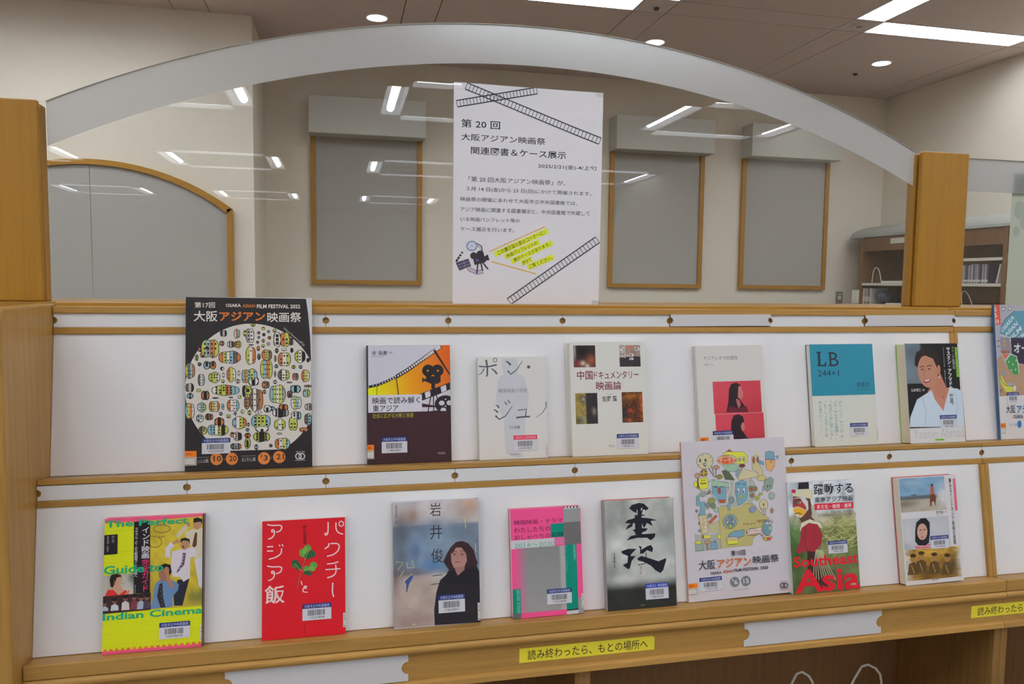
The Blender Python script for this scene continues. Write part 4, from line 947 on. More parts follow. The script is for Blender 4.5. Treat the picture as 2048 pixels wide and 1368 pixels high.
# 10 red book
root, p = book('cookery_essay_book', (0.3466, 1.2798, 0.1355, 0.1942), 0.0145, [(115, 160), (898, 108), (900, 1215), (112, 1290)], (500, 1010, 4.718),
    'bright red book with white tube-like lettering and a green herb sprig', spine='right', cov=(205, 30, 42), spc=(205, 200, 198), back=(214, 210, 205), pages=M_PAGEW, tier=2)
p.round_ = True; RD = (204, 26, 38); WH = (232, 216, 214)
p.P([(115, 160), (898, 108), (900, 1215), (112, 1290)], RD)
def A_(dy):
    p.L([(162, 188+dy), (215, 198+dy), (292, 190+dy), (302, 215+dy), (286, 248+dy), (245, 260+dy)], 11, WH)
    p.L([(222, 256+dy), (204, 258+dy), (204, 240+dy), (218, 234+dy), (230, 246+dy), (230, 285+dy), (205, 316+dy), (172, 326+dy)], 11, WH)
A_(0); A_(394)
p.L([(160, 400), (218, 396)], 11, WH); p.L([(160, 440), (218, 438)], 11, WH); p.L([(298, 412), (296, 460), (250, 498), (176, 518)], 11, WH); p.L([(274, 378), (284, 394)], 9, WH); p.L([(300, 374), (314, 394)], 9, WH)
p.T('飯', 140, 772, 326, 930, WH, 0.012)
p.L([(738, 158), (738, 255), (725, 282), (706, 280), (708, 264), (726, 262)], 11, WH); p.L([(812, 160), (812, 230), (840, 262), (880, 270)], 11, WH)
p.L([(862+22*math.cos(k/14*6.283), 172+24*math.sin(k/14*6.283)) for k in range(14)], 10, WH, close=True)
p.L([(746, 358), (742, 390), (705, 412)], 11, WH); p.L([(760, 362), (842, 358), (842, 420), (790, 468), (726, 484)], 11, WH)
p.L([(726, 556), (780, 552), (834, 534)], 11, WH); p.L([(712, 610), (852, 600)], 11, WH); p.L([(808, 562), (815, 630), (790, 668), (728, 688)], 11, WH)
p.L([(780, 732), (776, 830), (790, 868)], 12, WH)
p.L([(482, 722), (492, 758)], 9, WH); p.L([(538, 770), (510, 768), (506, 790), (536, 790), (520, 770), (496, 800), (500, 824), (542, 826)], 9, WH)
p.T('阿古真理', 500, 192, 534, 366, (92, 22, 34), 0.012, True); p.T('中央公論新社', 508, 1122, 522, 1230, (120, 24, 34), 0.0, True)
LG, DG = (92, 150, 62), (44, 88, 58)
p.L([(446, 790), (462, 700), (485, 630), (515, 530), (540, 440)], 8, (128, 96, 62))
def leaf(cx, cy, rx, ry, rot, c, n=22):
    co, si = math.cos(math.radians(rot)), math.sin(math.radians(rot)); q = []
    for k in range(n):
        a = 2*math.pi*k/n; r_ = 1+0.13*(1 if k % 2 else -1); x, y = rx*r_*math.cos(a), ry*r_*math.sin(a); q.append((cx+x*co-y*si, cy+x*si+y*co))
    p.P(q, c)
leaf(498, 455, 34, 42, -15, LG); leaf(545, 405, 34, 30, 0, LG); leaf(582, 462, 38, 36, 20, DG); leaf(545, 480, 30, 38, 10, DG); leaf(520, 430, 22, 40, 10, (110, 165, 72))
leaf(428, 552, 36, 36, 0, DG); leaf(455, 585, 30, 34, -20, DG); leaf(420, 575, 24, 22, 0, (60, 110, 60))
leaf(540, 602, 36, 28, 0, LG); leaf(600, 570, 36, 34, 0, LG); leaf(545, 645, 42, 22, 10, DG); leaf(590, 605, 28, 22, 0, (110, 160, 70))
for a, b in (((515, 520), (560, 420)), ((482, 625), (425, 560)), ((500, 630), (600, 575))): p.L([a, b], 4, (150, 180, 110))
done(root, p)
barcode(root, p, 494, 940, 766, 1072, LIB, NAVY, '1121214098'); sticker(root, p, 'white', 876, 1016, 900, 1150)

# 11 portrait book in blue-grey park
root, p = book('portrait_book', (0.5632, 1.2788, 0.1504, 0.2140), 0.0155, [(112, 120), (888, 75), (915, 1200), (127, 1272)], (760, 980, 4.559),
    'book with a long-haired person in black before a blurred autumn park on its cover', spine='right', cov=(186, 184, 192), spc=(60, 56, 64), pages=M_PAGEW, tier=2)
def park(u, v):
    if v < .2: c = np.array((196, 190, 192))
    elif v < .6: c = np.array((112, 124, 142))
    else: c = np.array((172, 156, 148))
    return c
p.G(112, 120, 915, 1190, 44, 60, blobs(park, [(.5, .08, .5, .1, (200, 192, 194), .8), (.22, .12, .08, .06, (160, 122, 104), .8), (.08, .14, .08, .07, (170, 140, 128), .7), (.9, .05, .12, .08, (176, 140, 116), .8), (.8, .12, .12, .08, (170, 150, 140), .6), (.62, .2, .1, .06, (206, 198, 196), .8),
    (.1, .25, .12, .12, (88, 96, 106), .8), (.4, .22, .25, .07, (90, 104, 124), .7), (.7, .24, .2, .08, (92, 108, 128), .7), (.3, .36, .15, .1, (120, 146, 176), .8), (.55, .33, .2, .12, (132, 156, 178), .7), (.28, .48, .1, .07, (150, 172, 196), .8), (.45, .53, .15, .05, (72, 118, 164), .9), (.25, .42, .06, .1, (70, 88, 116), .7), (.08, .4, .08, .2, (86, 96, 108), .7), (.2, .57, .25, .03, (110, 90, 96), .6), (.02, .62, .04, .12, (104, 78, 82), .6),
    (.5, .62, .12, .05, (190, 180, 176), .7), (.25, .75, .3, .12, (180, 164, 152), .5), (.2, .95, .3, .06, (150, 128, 130), .7)], .1, 8))
p.P([(222, 830), (285, 770), (300, 790), (262, 860), (245, 930), (236, 925), (238, 860)], (62, 78, 140))
p.P([(498, 1230), (492, 1090), (512, 930), (545, 820), (600, 770), (640, 700), (860, 650), (912, 740), (915, 1200)], (40, 38, 44))
p.P([(600, 690), (575, 650), (600, 590), (640, 520), (690, 470), (745, 460), (800, 480), (850, 540), (872, 620), (890, 660), (860, 720), (800, 770), (690, 760), (640, 740)], (56, 38, 42))
p.P([(642, 560), (680, 520), (745, 515), (785, 560), (790, 640), (765, 700), (715, 720), (670, 705), (648, 650)], (168, 124, 116))
p.P([(680, 705), (770, 690), (765, 740), (710, 778), (685, 745)], (150, 108, 102))
p.P([(640, 570), (665, 500), (740, 480), (800, 530), (812, 640), (792, 650), (780, 570), (740, 520), (690, 520), (652, 580)], (56, 38, 42))
p.P([(600, 770), (680, 720), (705, 780), (780, 710), (870, 700), (912, 760), (900, 860), (600, 860)], (36, 34, 40))
for x in (676, 748): p.L([(x-30, 572), (x+26, 568), (x+24, 595), (x-26, 598)], 4, (110, 80, 82), close=True); p.E(x, 582, 13, 5, (60, 40, 44), 12)
p.L([(650, 560), (700, 555)], 5, (70, 46, 48)); p.L([(725, 553), (775, 552)], 5, (70, 46, 48)); p.L([(708, 590), (700, 628), (715, 632)], 4, (138, 96, 90)); p.L([(682, 655), (705, 650), (728, 656)], 8, (130, 72, 76))
IB = (52, 54, 62)
p.T('岩', 450, 118, 552, 234, IB, 0); p.T('井', 452, 322, 566, 442, IB, 0); p.T('俊', 462, 536, 574, 658, IB, 0); p.L([(476, 780), (566, 768)], 7, IB); p.L([(462, 858), (540, 850)], 7, IB)
p.T('『Love Letter』から『ラストレター』、', 398, 470, 622, 486, (120, 126, 136)); p.T('そして『チィファの手紙』へ', 428, 500, 596, 514, (120, 126, 136))
YG = (196, 198, 120)
p.L([(770, 250), (778, 348)], 6, YG); p.L([(745, 248), (800, 242)], 5, YG); p.L([(865, 480), (872, 560)], 7, YG); p.L([(140, 655), (210, 660), (160, 730)], 5, YG); p.L([(240, 660), (250, 710), (310, 705), (290, 640)], 6, YG); p.L([(180, 790), (215, 735)], 5, YG); p.L([(220, 830), (290, 760)], 6, YG); p.L([(270, 850), (300, 858)], 5, YG)
for x, y in ((272, 1060), (308, 1222)): p.P([(x-16, y+8), (x, y-10), (x+18, y+6)], YG)
p.T('夏目深雪 著', 134, 140, 156, 310, (92, 96, 106), 0.0, True)
done(root, p)
barcode(root, p, 530, 956, 774, 1100, LIB, NAVY, '1120164311'); sticker(root, p, 'white', 888, 1022, 913, 1180)

# 12 pink, green and grey book
root, p = book('essay_book', (0.7727, 1.2793, 0.1314, 0.1915), 0.0150, [(1195, 178), (1832, 150), (1860, 1130), (1215, 1182)], (760, 980, 4.559),
    'hot pink book with teal and grey blocks and a silvery fade, on the lower tier', spine='right', cov=(226, 82, 136), back=(200, 84, 110), pages=M_PAGEW, tier=2, rl=0.003)
HP, TL_, MG, DGy = (232, 80, 140), (0, 132, 112), (146, 146, 146), (104, 102, 102)
p.P([(1195, 178), (1832, 150), (1860, 1130), (1215, 1182)], HP)
p.R(1678, 160, 1832, 300, MG); p.R(1680, 152, 1832, 170, (206, 204, 206))
p.hold = True
for k in range(5): p.R(1678+k*30, 152, 1692+k*30, 168, (42, 40, 42))
p.hold = False; p.z += 1
p.P([(1684, 300), (1834, 292), (1840, 495), (1690, 505)], DGy); p.P([(1562, 312), (1684, 304), (1686, 432), (1564, 436)], TL_)
p.P([(1200, 462), (1596, 440), (1598, 515), (1202, 542)], (202, 200, 204)); p.P([(1596, 440), (1686, 434), (1690, 500), (1598, 508)], (214, 112, 158))
p.P([(1690, 504), (1796, 498), (1812, 1100), (1706, 1108)], TL_)
def fade(u, v):
    a = np.array((226, 88, 140)); b = np.array((150, 148, 150)); c = np.array((130, 130, 130)); t = min(1, u*4.5)
    m_ = c*(1-.5*v)+np.array((165, 162, 164))*.5*v if u < .9 else np.array((165, 163, 165)); return a*(1-t)+m_*t
p.G(1240, 535, 1705, 1095, 24, 16, fade)
p.P([(1212, 910), (1285, 904), (1290, 1130), (1216, 1135)], TL_); p.P([(1216, 1135), (1290, 1130), (1290, 1176), (1217, 1182)], (96, 98, 100))
p.P([(1706, 1108), (1812, 1100), (1812, 1134), (1706, 1142)], (204, 202, 204)); p.P([(1706, 1098), (1812, 1088), (1812, 1100), (1706, 1110)], (30, 34, 40)); p.P([(1812, 985), (1852, 982), (1860, 1130), (1814, 1134)], (146, 144, 146))
p.T('韓国映画・ドラマ', 1228, 278, 1672, 298, (96, 28, 70), 0.006); p.T('わたしたちの', 1230, 346, 1560, 374, (96, 28, 70), 0.006); p.T('おしゃべりの', 1232, 414, 1560, 440, (96, 28, 70), 0.006); p.T('記録', 1572, 390, 1680, 424, (22, 42, 52), 0.006)
p.T('2014～2020', 1232, 490, 1596, 510, (70, 172, 156), 0.0)
p.T('西森路代', 1764, 506, 1794, 650, (120, 196, 180), 0.0, True); p.T('ハン・トンヒョン', 1690, 510, 1716, 760, (120, 196, 180), 0.0, True); p.T('駒草出版', 1246, 912, 1284, 1125, (120, 196, 180), 0.0, True)
done(root, p)
barcode(root, p, 1524, 912, 1752, 1034, LIB, NAVY, '1120164478'); sticker(root, p, 'white', 1838, 950, 1858, 1080)

# 13 stormy grey book with brush characters
root, p = book('novel', (0.9498, 1.2778, 0.1362, 0.1980), 0.0165, [(148, 112), (868, 85), (918, 1205), (188, 1272)], (1180, 980, 5.26),
    'book with two black brush characters over a stormy grey sky', spine='left', cov=(120, 122, 120), spc=(150, 152, 148), back=(170, 50, 60), tier=2)
def storm(u, v):
    return np.array((176, 180, 176)) if v < .72 else (np.array((176, 180, 176))*(1-(v-.72)/.1)+np.array((48, 50, 48))*((v-.72)/.1) if v < .82 else np.array((44, 46, 44)))
p.G(148, 112, 912, 1205, 40, 56, blobs(storm, [(.05, .2, .15, .3, (146, 150, 146), .8), (.9, .3, .2, .2, (130, 136, 134), .7), (.3, .1, .1, .3, (150, 154, 150), .6), (.15, .35, .1, .1, (200, 204, 200), .8), (.5, .45, .25, .1, (196, 202, 198), .7), (.2, .5, .12, .15, (206, 210, 206), .6), (.9, .55, .2, .1, (200, 204, 202), .6), (.1, .66, .12, .1, (120, 124, 122), .7), (.3, .72, .2, .06, (204, 206, 202), .8), (.7, .72, .2, .05, (190, 194, 192), .7)], .16, 7))
BK = (30, 28, 40)
p.P([(412, 190), (440, 155), (520, 135), (570, 145), (620, 195), (590, 215), (560, 200), (545, 255), (590, 262), (540, 275), (505, 275), (500, 245), (455, 225)], BK)
p.P([(492, 212), (500, 205), (502, 240), (494, 240)], (206, 208, 208)); p.P([(538, 190), (552, 185), (545, 215), (535, 218)], (206, 208, 208))
p.P([(368, 345), (395, 315), (480, 290), (560, 290), (640, 300), (710, 318), (640, 325), (660, 380), (600, 345), (570, 400), (545, 350), (520, 390), (490, 350), (455, 345), (445, 380), (375, 415), (400, 370), (430, 350)], BK)
p.R(470, 262, 548, 410, BK); p.P([(445, 420), (520, 398), (610, 402), (590, 430), (550, 445), (545, 470), (480, 465), (470, 435)], BK)
p.P([(382, 530), (430, 480), (520, 462), (690, 455), (680, 495), (640, 528), (600, 500), (500, 500), (430, 515)], BK)
p.P([(328, 640), (400, 615), (490, 615), (440, 665), (425, 690), (480, 690), (440, 740), (420, 820), (400, 828), (345, 785), (395, 760), (400, 690), (340, 665)], BK)
p.P([(510, 580), (545, 595), (540, 625), (600, 590), (640, 575), (665, 610), (655, 650), (600, 630), (560, 665), (525, 665), (530, 620)], BK)
p.P([(498, 715), (540, 690), (600, 705), (720, 745), (800, 712), (800, 740), (770, 840), (740, 870), (690, 840), (640, 790), (560, 750), (510, 738)], BK)
p.L([(592, 655), (590, 700), (580, 770), (505, 785)], 9, BK)
p.T('A BATTLE of WITS', 388, 565, 670, 560, (186, 172, 130), 0.0); p.T('山本甲士', 240, 652, 272, 812, (44, 44, 50), 0.01, True); p.L([(224, 660), (230, 765)], 3, (110, 112, 112)); p.T('原作', 526, 798, 548, 836, (140, 60, 60), 0, True); p.L([(533, 840), (534, 880)], 5, (150, 80, 80)); p.T('小学館', 528, 1200, 574, 1212, (150, 152, 152))
done(root, p)
barcode(root, p, 582, 982, 828, 1128, '大阪市立 港図書館', (44, 66, 160), '1180019518')

# 14 tall white illustrated programme
root, p = book('festival_programme', (1.1147, 1.2884, 0.2203, 0.3003), 0.0055, [(75, 48), (878, 35), (928, 1252), (108, 1302)], (1350, 870, 3.908),
    'tall white programme with a busy pale cartoon-style collage, standing on the lower tier', cov=(206, 202, 206), spc=(200, 120, 80), cat='programme', pages=M_PAGEW, tier=2, rl=0.015, lean=0.155)
p.P([(75, 48), (878, 35), (928, 1252), (108, 1302)], (206, 200, 208))
p.o = (1380, 890, 6.216)
OLV = (186, 176, 116); SB = (118, 160, 178); CRM = (206, 196, 158); YE = (212, 214, 72); MNT = (158, 190, 164); RE = (176, 84, 58); OUT_ = (70, 76, 84); WHT = (212, 208, 212)
def sh(pts, c, w_=4): p.P(pts, c); p.L(pts, w_, OUT_, close=True)
def el(x, y, rx, ry, c, w_=4, rot=0):
    p.E(x, y, rx+w_*.6, ry+w_*.6, OUT_, 20, rot); p.E(x, y, rx-w_*.4, ry-w_*.4, c, 20, rot)
r = random.Random(5)
p.hold = True
for k in range(70): 
    x, y = 40+r.random()*110, 40+r.random()*330; p.L([(x, y), (x+6*r.random(), y+8)], 2.5, (150, 148, 152))
p.hold = False; p.z += 1
p.STEP = 4e-6
p.hold = True; z0 = p.z
for k in range(130):
    x, y = 110+r.random()*930, 420+r.random()*760; q = 7+r.random()*15; q2 = q*(0.7+0.6*r.random())
    p.z = z0+2*(k % 4); p.E(x, y, q+2, q2+2, OUT_, 12); p.z += 1; p.E(x, y, q-1, q2-1, r.choice((OLV, SB, CRM, MNT, (150, 150, 144), (176, 180, 96), (172, 130, 104), (130, 136, 124), (196, 192, 190))), 12)
p.hold = False; p.z = z0+8
sh([(80, 1090), (180, 1120), (380, 1100), (400, 1290), (80, 1310)], (172, 172, 168), 2)
sh([(240, 990), (380, 930), (400, 1100), (280, 1080)], (186, 180, 140), 2)
sh([(380, 770), (520, 760), (760, 740), (830, 760), (900, 860), (1000, 930), (940, 1060), (800, 1170), (790, 1260), (400, 1285)], OLV, 3)
sh([(560, 500), (800, 450), (850, 520), (820, 700), (600, 770), (470, 770), (380, 740), (290, 600), (290, 420), (590, 450)], (172, 176, 170), 3)
sh([(310, 500), (475, 510), (475, 690), (360, 690), (310, 600)], SB); sh([(300, 430), (520, 480), (520, 530), (310, 505)], MNT); sh([(375, 530), (408, 530), (412, 605), (382, 605)], RE); sh([(385, 680), (465, 680), (465, 720), (395, 718)], RE)
p.E(350, 520, 26, 6, OUT_); p.E(430, 520, 26, 6, OUT_)
sh([(600, 470), (690, 450), (745, 470), (745, 720), (620, 755), (595, 600)], SB)
for x in (630, 700): el(x, 578, 16, 38, (216, 216, 218)); p.E(x-5, 590, 7, 16, OUT_)
el(662, 650, 20, 20, YE); p.E(662, 650, 8, 8, OUT_); p.L([(610, 498), (655, 482)], 9, OUT_); p.L([(680, 490), (725, 500)], 9, OUT_); sh([(700, 715), (760, 708), (745, 735), (700, 738)], YE)
for x, y, rr_ in ((790, 560, 38), (838, 560, 30), (800, 640, 30)): el(x, y, rr_, rr_, (120, 134, 110)); p.E(x, y, rr_*.5, rr_*.5, RE)
p.L([(290, 405), (520, 455), (530, 560), (480, 640), (500, 740)], 11, WHT); p.L([(290, 405), (290, 590), (350, 660), (370, 745), (480, 730)], 9, WHT); p.L([(380, 400), (350, 440), (440, 450), (440, 380), (400, 340), (380, 380)], 8, WHT); p.L([(520, 455), (590, 450), (560, 600), (590, 680)], 8, WHT); p.L([(742, 450), (755, 600), (745, 700), (640, 775), (470, 780)], 8, WHT)
el(540, 690, 34, 44, (130, 142, 152)); el(505, 770, 16, 46, SB)
el(400, 395, 40, 30, (140, 130, 70)); sh([(430, 320), (500, 310), (560, 400), (590, 440), (470, 430)], (86, 96, 72)); sh([(610, 320), (680, 300), (740, 360), (720, 410), (620, 420), (600, 380)], (144, 158, 162))
sh([(690, 300), (800, 340), (900, 370), (880, 410), (640, 450), (620, 430)], CRM)
# head with round sign
sh([(440, 110), (520, 88), (700, 96), (752, 150), (748, 220), (690, 250), (620, 240), (480, 130)], YE); sh([(430, 240), (600, 245), (650, 290), (600, 340), (500, 330), (460, 290)], MNT)
el(500, 190, 128, 62, (196, 188, 140)); p.E(500, 198, 115, 42, (206, 92, 50), 24); p.T('オーサカ', 400, 165, 598, 225, (232, 220, 214), 0.0); p.T('OSAKA', 425, 130, 530, 148, RE, 0.03)
for x in (655, 706): el(x, 185, 16, 34, (216, 214, 210)); p.E(x, 190, 7, 22, OUT_)
el(682, 268, 38, 22, (112, 62, 46)); sh([(490, 85), (530, 58), (565, 85)], RE)
el(225, 195, 102, 96, CRM, 5); p.E(165, 185, 10, 26, OUT_); p.E(232, 185, 12, 22, OUT_); p.E(225, 240, 20, 22, OUT_); p.E(228, 238, 12, 10, WHT)
for x, y in ((195, 128), (290, 150), (310, 200), (150, 240), (200, 225)): p.E(x, y, 10, 4, OUT_)
p.L([(270, 290), (320, 370), (340, 400)], 10, (84, 78, 76)); p.L([(305, 260), (330, 360)], 9, (84, 78, 76)); p.L([(360, 300), (350, 400)], 9, (84, 78, 76)); el(362, 275, 40, 26, (176, 138, 108))
el(208, 340, 42, 46, (140, 98, 52)); p.L([(170, 345), (248, 338)], 9, YE); p.L([(208, 296), (208, 388)], 9, YE); el(130, 370, 36, 30, (190, 150, 110)); p.L([(130, 400), (130, 520)], 10, (100, 78, 60))
sh([(140, 410), (240, 395), (262, 450), (255, 530), (170, 550), (138, 500)], YE); el(102, 478, 22, 36, YE); p.E(180, 432, 5, 12, OUT_); p.E(208, 430, 5, 12, OUT_); p.L([(158, 470), (240, 468)], 14, (110, 112, 60))
# right column
sh([(805, 160), (850, 150), (890, 160), (885, 250), (930, 320), (940, 440), (890, 460), (870, 350), (810, 320)], (196, 188, 138)); el(828, 205, 14, 40, RE); el(876, 200, 12, 34, RE); p.L([(868, 95), (872, 150)], 14, YE); sh([(880, 200), (950, 230), (955, 270), (900, 250)], SB); el(920, 430, 56, 34, (196, 190, 120))
sh([(975, 110), (1020, 98), (1080, 110), (1088, 210), (972, 200)], SB); sh([(972, 205), (1092, 215), (1080, 290), (1040, 355), (985, 320)], (214, 164, 104)); sh([(1095, 165), (1140, 155), (1125, 205)], SB, 3); el(1040, 235, 8, 10, RE, 2)
sh([(955, 460), (1030, 420), (1068, 455), (1050, 560), (990, 600), (945, 550)], (140, 160, 146)); p.E(990, 535, 7, 16, OUT_); p.E(1022, 530, 7, 16, OUT_)
el(1042, 655, 32, 36, MNT)
for k in range(12): a = k*math.pi/6; p.L([(1042+36*math.cos(a), 655+40*math.sin(a)), (1042+54*math.cos(a), 655+58*math.sin(a))], 3, OUT_)
el(938, 760, 52, 66, CRM); sh([(912, 815), (965, 815), (960, 880), (918, 880)], (186, 180, 160)); sh([(938, 740), (952, 760), (938, 778), (924, 760)], (120, 96, 60), 2); p.L([(938, 778), (938, 850)], 4, (120, 96, 60)); el(1040, 840, 18, 32, (176, 130, 80))
for x, y in ((870, 660), (905, 625), (860, 690)): el(x, y, 22, 16, (176, 180, 60)); 
for x, y, rr_, c in ((290, 690, 44, (140, 146, 84)), (245, 740, 30, (124, 140, 134)), (310, 750, 34, (110, 126, 104)), (185, 600, 34, (150, 158, 150)), (268, 580, 20, (124, 124, 90)), (240, 600, 10, (124, 124, 124)), (350, 800, 30, MNT), (105, 808, 16, (130, 110, 126)), (270, 870, 26, (128, 136, 138))): el(x, y, rr_, rr_, c, 3)
sh([(110, 620), (140, 610), (145, 700), (170, 700), (205, 690), (210, 860), (140, 870), (155, 750), (105, 740)], SB); sh([(125, 870), (225, 860), (250, 1080), (170, 1100), (150, 1010)], (200, 192, 140)); p.P([(160, 895), (210, 890), (222, 1060), (180, 1070)], (214, 206, 186)); p.T('アジアン', 168, 900, 212, 1055, (176, 72, 50), 0.02, True)
sh([(248, 950), (345, 862), (362, 885), (268, 972)], (196, 92, 66)); sh([(165, 1110), (280, 1110), (270, 1155), (180, 1155)], (212, 204, 90)); p.R(165, 1115, 190, 1150, (150, 92, 50)); sh([(355, 1115), (395, 1115), (395, 1165), (360, 1160)], YE)
sh([(80, 1200), (160, 1190), (180, 1300), (80, 1305)], (150, 164, 154)); el(118, 1200, 40, 20, YE); el(228, 1200, 34, 20, (190, 142, 100)); p.L([(228, 1215), (230, 1295)], 14, (130, 98, 70)); sh([(285, 1195), (340, 1200), (355, 1285), (260, 1290)], SB); p.E(322, 1195, 8, 18, OUT_)
# belly round window, hand, sign, dish
el(518, 952, 84, 90, MNT, 5); el(518, 952, 66, 74, (110, 130, 146), 4); p.E(480, 940, 12, 36, WHT); p.E(556, 935, 12, 36, WHT); p.E(478, 935, 7, 26, OUT_); p.E(552, 930, 7, 26, OUT_); sh([(495, 990), (540, 990), (538, 1035), (500, 1035)], (166, 170, 60))
el(800, 815, 38, 38, (128, 150, 190)); sh([(820, 790), (840, 770), (830, 810)], (128, 150, 190), 2)
p.T('FILM', 680, 985, 825, 1000, (156, 92, 60), 0.0); p.T('FESTIVAL', 850, 950, 1055, 975, (140, 84, 62), 0.0)
sh([(500, 1110), (560, 1080), (690, 1060), (685, 1140), (600, 1160), (530, 1185), (490, 1160)], SB); el(540, 1175, 78, 30, (200, 180, 150)); sh([(470, 1190), (615, 1185), (600, 1235), (490, 1240)], YE)
el(812, 1092, 96, 44, (172, 156, 96)); sh([(728, 1065), (900, 1045), (905, 1110), (735, 1135)], (216, 208, 204), 3); p.T('エイガサイ', 735, 1068, 898, 1100, (176, 72, 50), 0.012); p.L([(742, 1125), (880, 1108)], 4, (176, 72, 50))
el(975, 1050, 56, 92, (110, 150, 160)); el(975, 1000, 22, 18, WHT); el(1012, 1000, 18, 18, WHT); p.E(970, 1008, 7, 7, OUT_); p.E(1008, 1008, 7, 7, OUT_); el(1010, 1055, 22, 36, MNT); el(975, 1168, 60, 18, CRM); sh([(925, 1175), (1030, 1170), (1010, 1205), (940, 1205)], (196, 84, 52)); p.R(935, 1180, 965, 1200, YE)
p.hold = True
for k in range(160):
    x, y = 100+r.random()*960, 430+r.random()*800
    if r.random() < .5: p.L([(x, y), (x+10*r.random()-5, y+14*r.random())], 3, (104, 104, 92))
p.hold = False; p.z += 1
p.o = (1350, 870, 3.908)
INKD = (54, 56, 72)
p.T('第15回', 442, 906, 556, 944, INKD, 0.03); p.T('大阪', 188, 976, 320, 1046, INKD, 0.03); p.T('アジアン', 332, 970, 600, 1030, (196, 100, 52), 0.035); p.T('映画祭', 612, 956, 818, 1008, INKD, 0.03)
p.T('OSAKA', 278, 1066, 366, 1084, INKD, 0.03); p.T('ASIAN', 376, 1058, 452, 1078, (170, 92, 62), 0.03); p.T('FILM FESTIVAL 2020', 462, 1050, 732, 1060, INKD, 0.03)
for x, y, s_ in ((468, 1153, '6'), (556, 1148, '15')): p.E(x, y, 36, 40, (112, 118, 122), 24); p.T(s_, x-6 if s_ == '6' else x-22, y-16, x+24, y+18, (216, 214, 218), 0.02)
p.T('3', 444, 1130, 460, 1148, (216, 214, 218), 0.02); p.E(512, 1150, 3, 3, INKD); p.T('http://www.oaff.jp', 458, 1212, 580, 1216, (110, 110, 120))
rings(p, 853, 1196, 18, INKD); p.L([(820, 1166), (876, 1162)], 3, (176, 60, 60)); p.L([(822, 1228), (886, 1224)], 3, (176, 60, 60))
done(root, p)
barcode(root, p, 192, 1112, 370, 1208, LIB, NAVY, '1101411158'); sticker(root, p, 'orange', 102, 1154, 180, 1240)

# 15 green and red cover, partly behind the programme
root, p = book('cinema_book', (1.3291, 1.2798, 0.1482, 0.2138), 0.0145, [(870, 375), (1395, 348), (1447, 1205), (925, 1250)], (1350, 870, 3.908),
    'book with a face-painted person in red among leaves above giant red lettering', spine='left', cov=(196, 200, 210), spc=(206, 206, 206), tier=2)
def leafy(u, v):
    if v < .3: c = np.array((206, 214, 224))*(1-v)+np.array((190, 190, 180))*v
    elif v < .42: c = np.array((176, 168, 150))
    else: c = np.array((92, 106, 62))
    return c
p.G(870, 375, 1447, 1215, 40, 56, blobs(leafy, [(.05, .45, .15, .1, (110, 150, 92), .8), (.05, .65, .12, .2, (58, 92, 44), .8), (.8, .42, .25, .12, (150, 154, 90), .8), (.6, .6, .25, .15, (166, 164, 110), .7), (.9, .6, .15, .1, (86, 100, 56), .8), (.5, .85, .3, .12, (76, 78, 52), .8), (.9, .8, .2, .1, (110, 116, 76), .8)], .3, 12))
p.hold = True
for k in range(60):
    x, y = 1130+r.random()*250, 650+r.random()*250; a = r.random()*2.4-1.2
    p.L([(x, y), (x+50*math.cos(a), y-60*math.sin(a)), (x+100*math.cos(a+.5), y-70*math.sin(a+.4))], 5, r.choice(((176, 176, 110), (196, 192, 140), (120, 132, 70), (150, 150, 84))))
p.hold = False; p.z += 1
p.P([(960, 370), (1040, 366), (1045, 430), (955, 432)], (40, 36, 46))
p.P([(915, 500), (925, 460), (960, 425), (1045, 420), (1050, 490), (1075, 600), (1060, 640), (1110, 690), (985, 690), (960, 640), (920, 600)], (96, 66, 54))
p.P([(905, 460), (950, 425), (1060, 420), (1078, 470), (1072, 500), (1000, 490), (925, 480)], (212, 208, 176)); p.E(922, 440, 18, 16, (176, 40, 90))
p.P([(912, 500), (950, 490), (1010, 488), (1035, 520), (1040, 580), (1010, 620), (980, 650), (950, 640), (920, 600)], (212, 208, 210))
p.P([(915, 500), (970, 495), (1020, 560), (1025, 590), (960, 560), (915, 570)], (172, 60, 62)); p.P([(920, 580), (960, 566), (1020, 590), (1010, 625), (970, 640), (940, 612), (925, 605)], (222, 170, 50))
p.P([(918, 510), (975, 500), (980, 540), (920, 552)], (110, 72, 62)); p.E(965, 530, 13, 8, (216, 210, 205)); p.E(963, 530, 7, 7, (30, 26, 30)); p.L([(930, 618), (960, 612), (985, 620)], 9, (120, 84, 40)); p.L([(940, 504), (985, 506)], 6, (40, 32, 36))
p.P([(1060, 560), (1085, 540), (1120, 650), (1100, 680), (1070, 640)], (190, 186, 170)); p.P([(985, 690), (1050, 660), (1130, 690), (1150, 740), (1120, 712), (1060, 690), (1000, 720), (970, 760)], (216, 212, 186))
p.P([(1030, 900), (1100, 890), (1130, 1050), (1200, 1200), (1100, 1210), (1035, 1100)], (62, 42, 38))
p.P([(985, 730), (1040, 690), (1110, 700), (1150, 780), (1140, 860), (1090, 915), (1030, 910), (960, 930), (945, 910), (975, 830)], (156, 44, 56)); p.L([(1020, 720), (1010, 800), (1030, 920)], 5, (124, 34, 46)); p.L([(1080, 710), (1080, 900)], 4, (132, 36, 48))
p.hold = True
for k in range(9): p.L([(1100+k*6, 900), (1085+k*14, 1020), (1080+k*22, 1120+8*(k % 3))], 5, (186, 184, 150))
p.hold = False; p.z += 1
p.T('躍動する', 1078, 385, 1392, 455, (34, 32, 44), 0.025); p.T('東南アジア映画', 1086, 487, 1390, 515, (34, 32, 44), 0.015)
p.P([(1086, 540), (1393, 524), (1395, 572), (1088, 590)], (206, 40, 62)); p.T('多文化・越境・連帯', 1104, 548, 1380, 566, (226, 210, 212), 0.02)
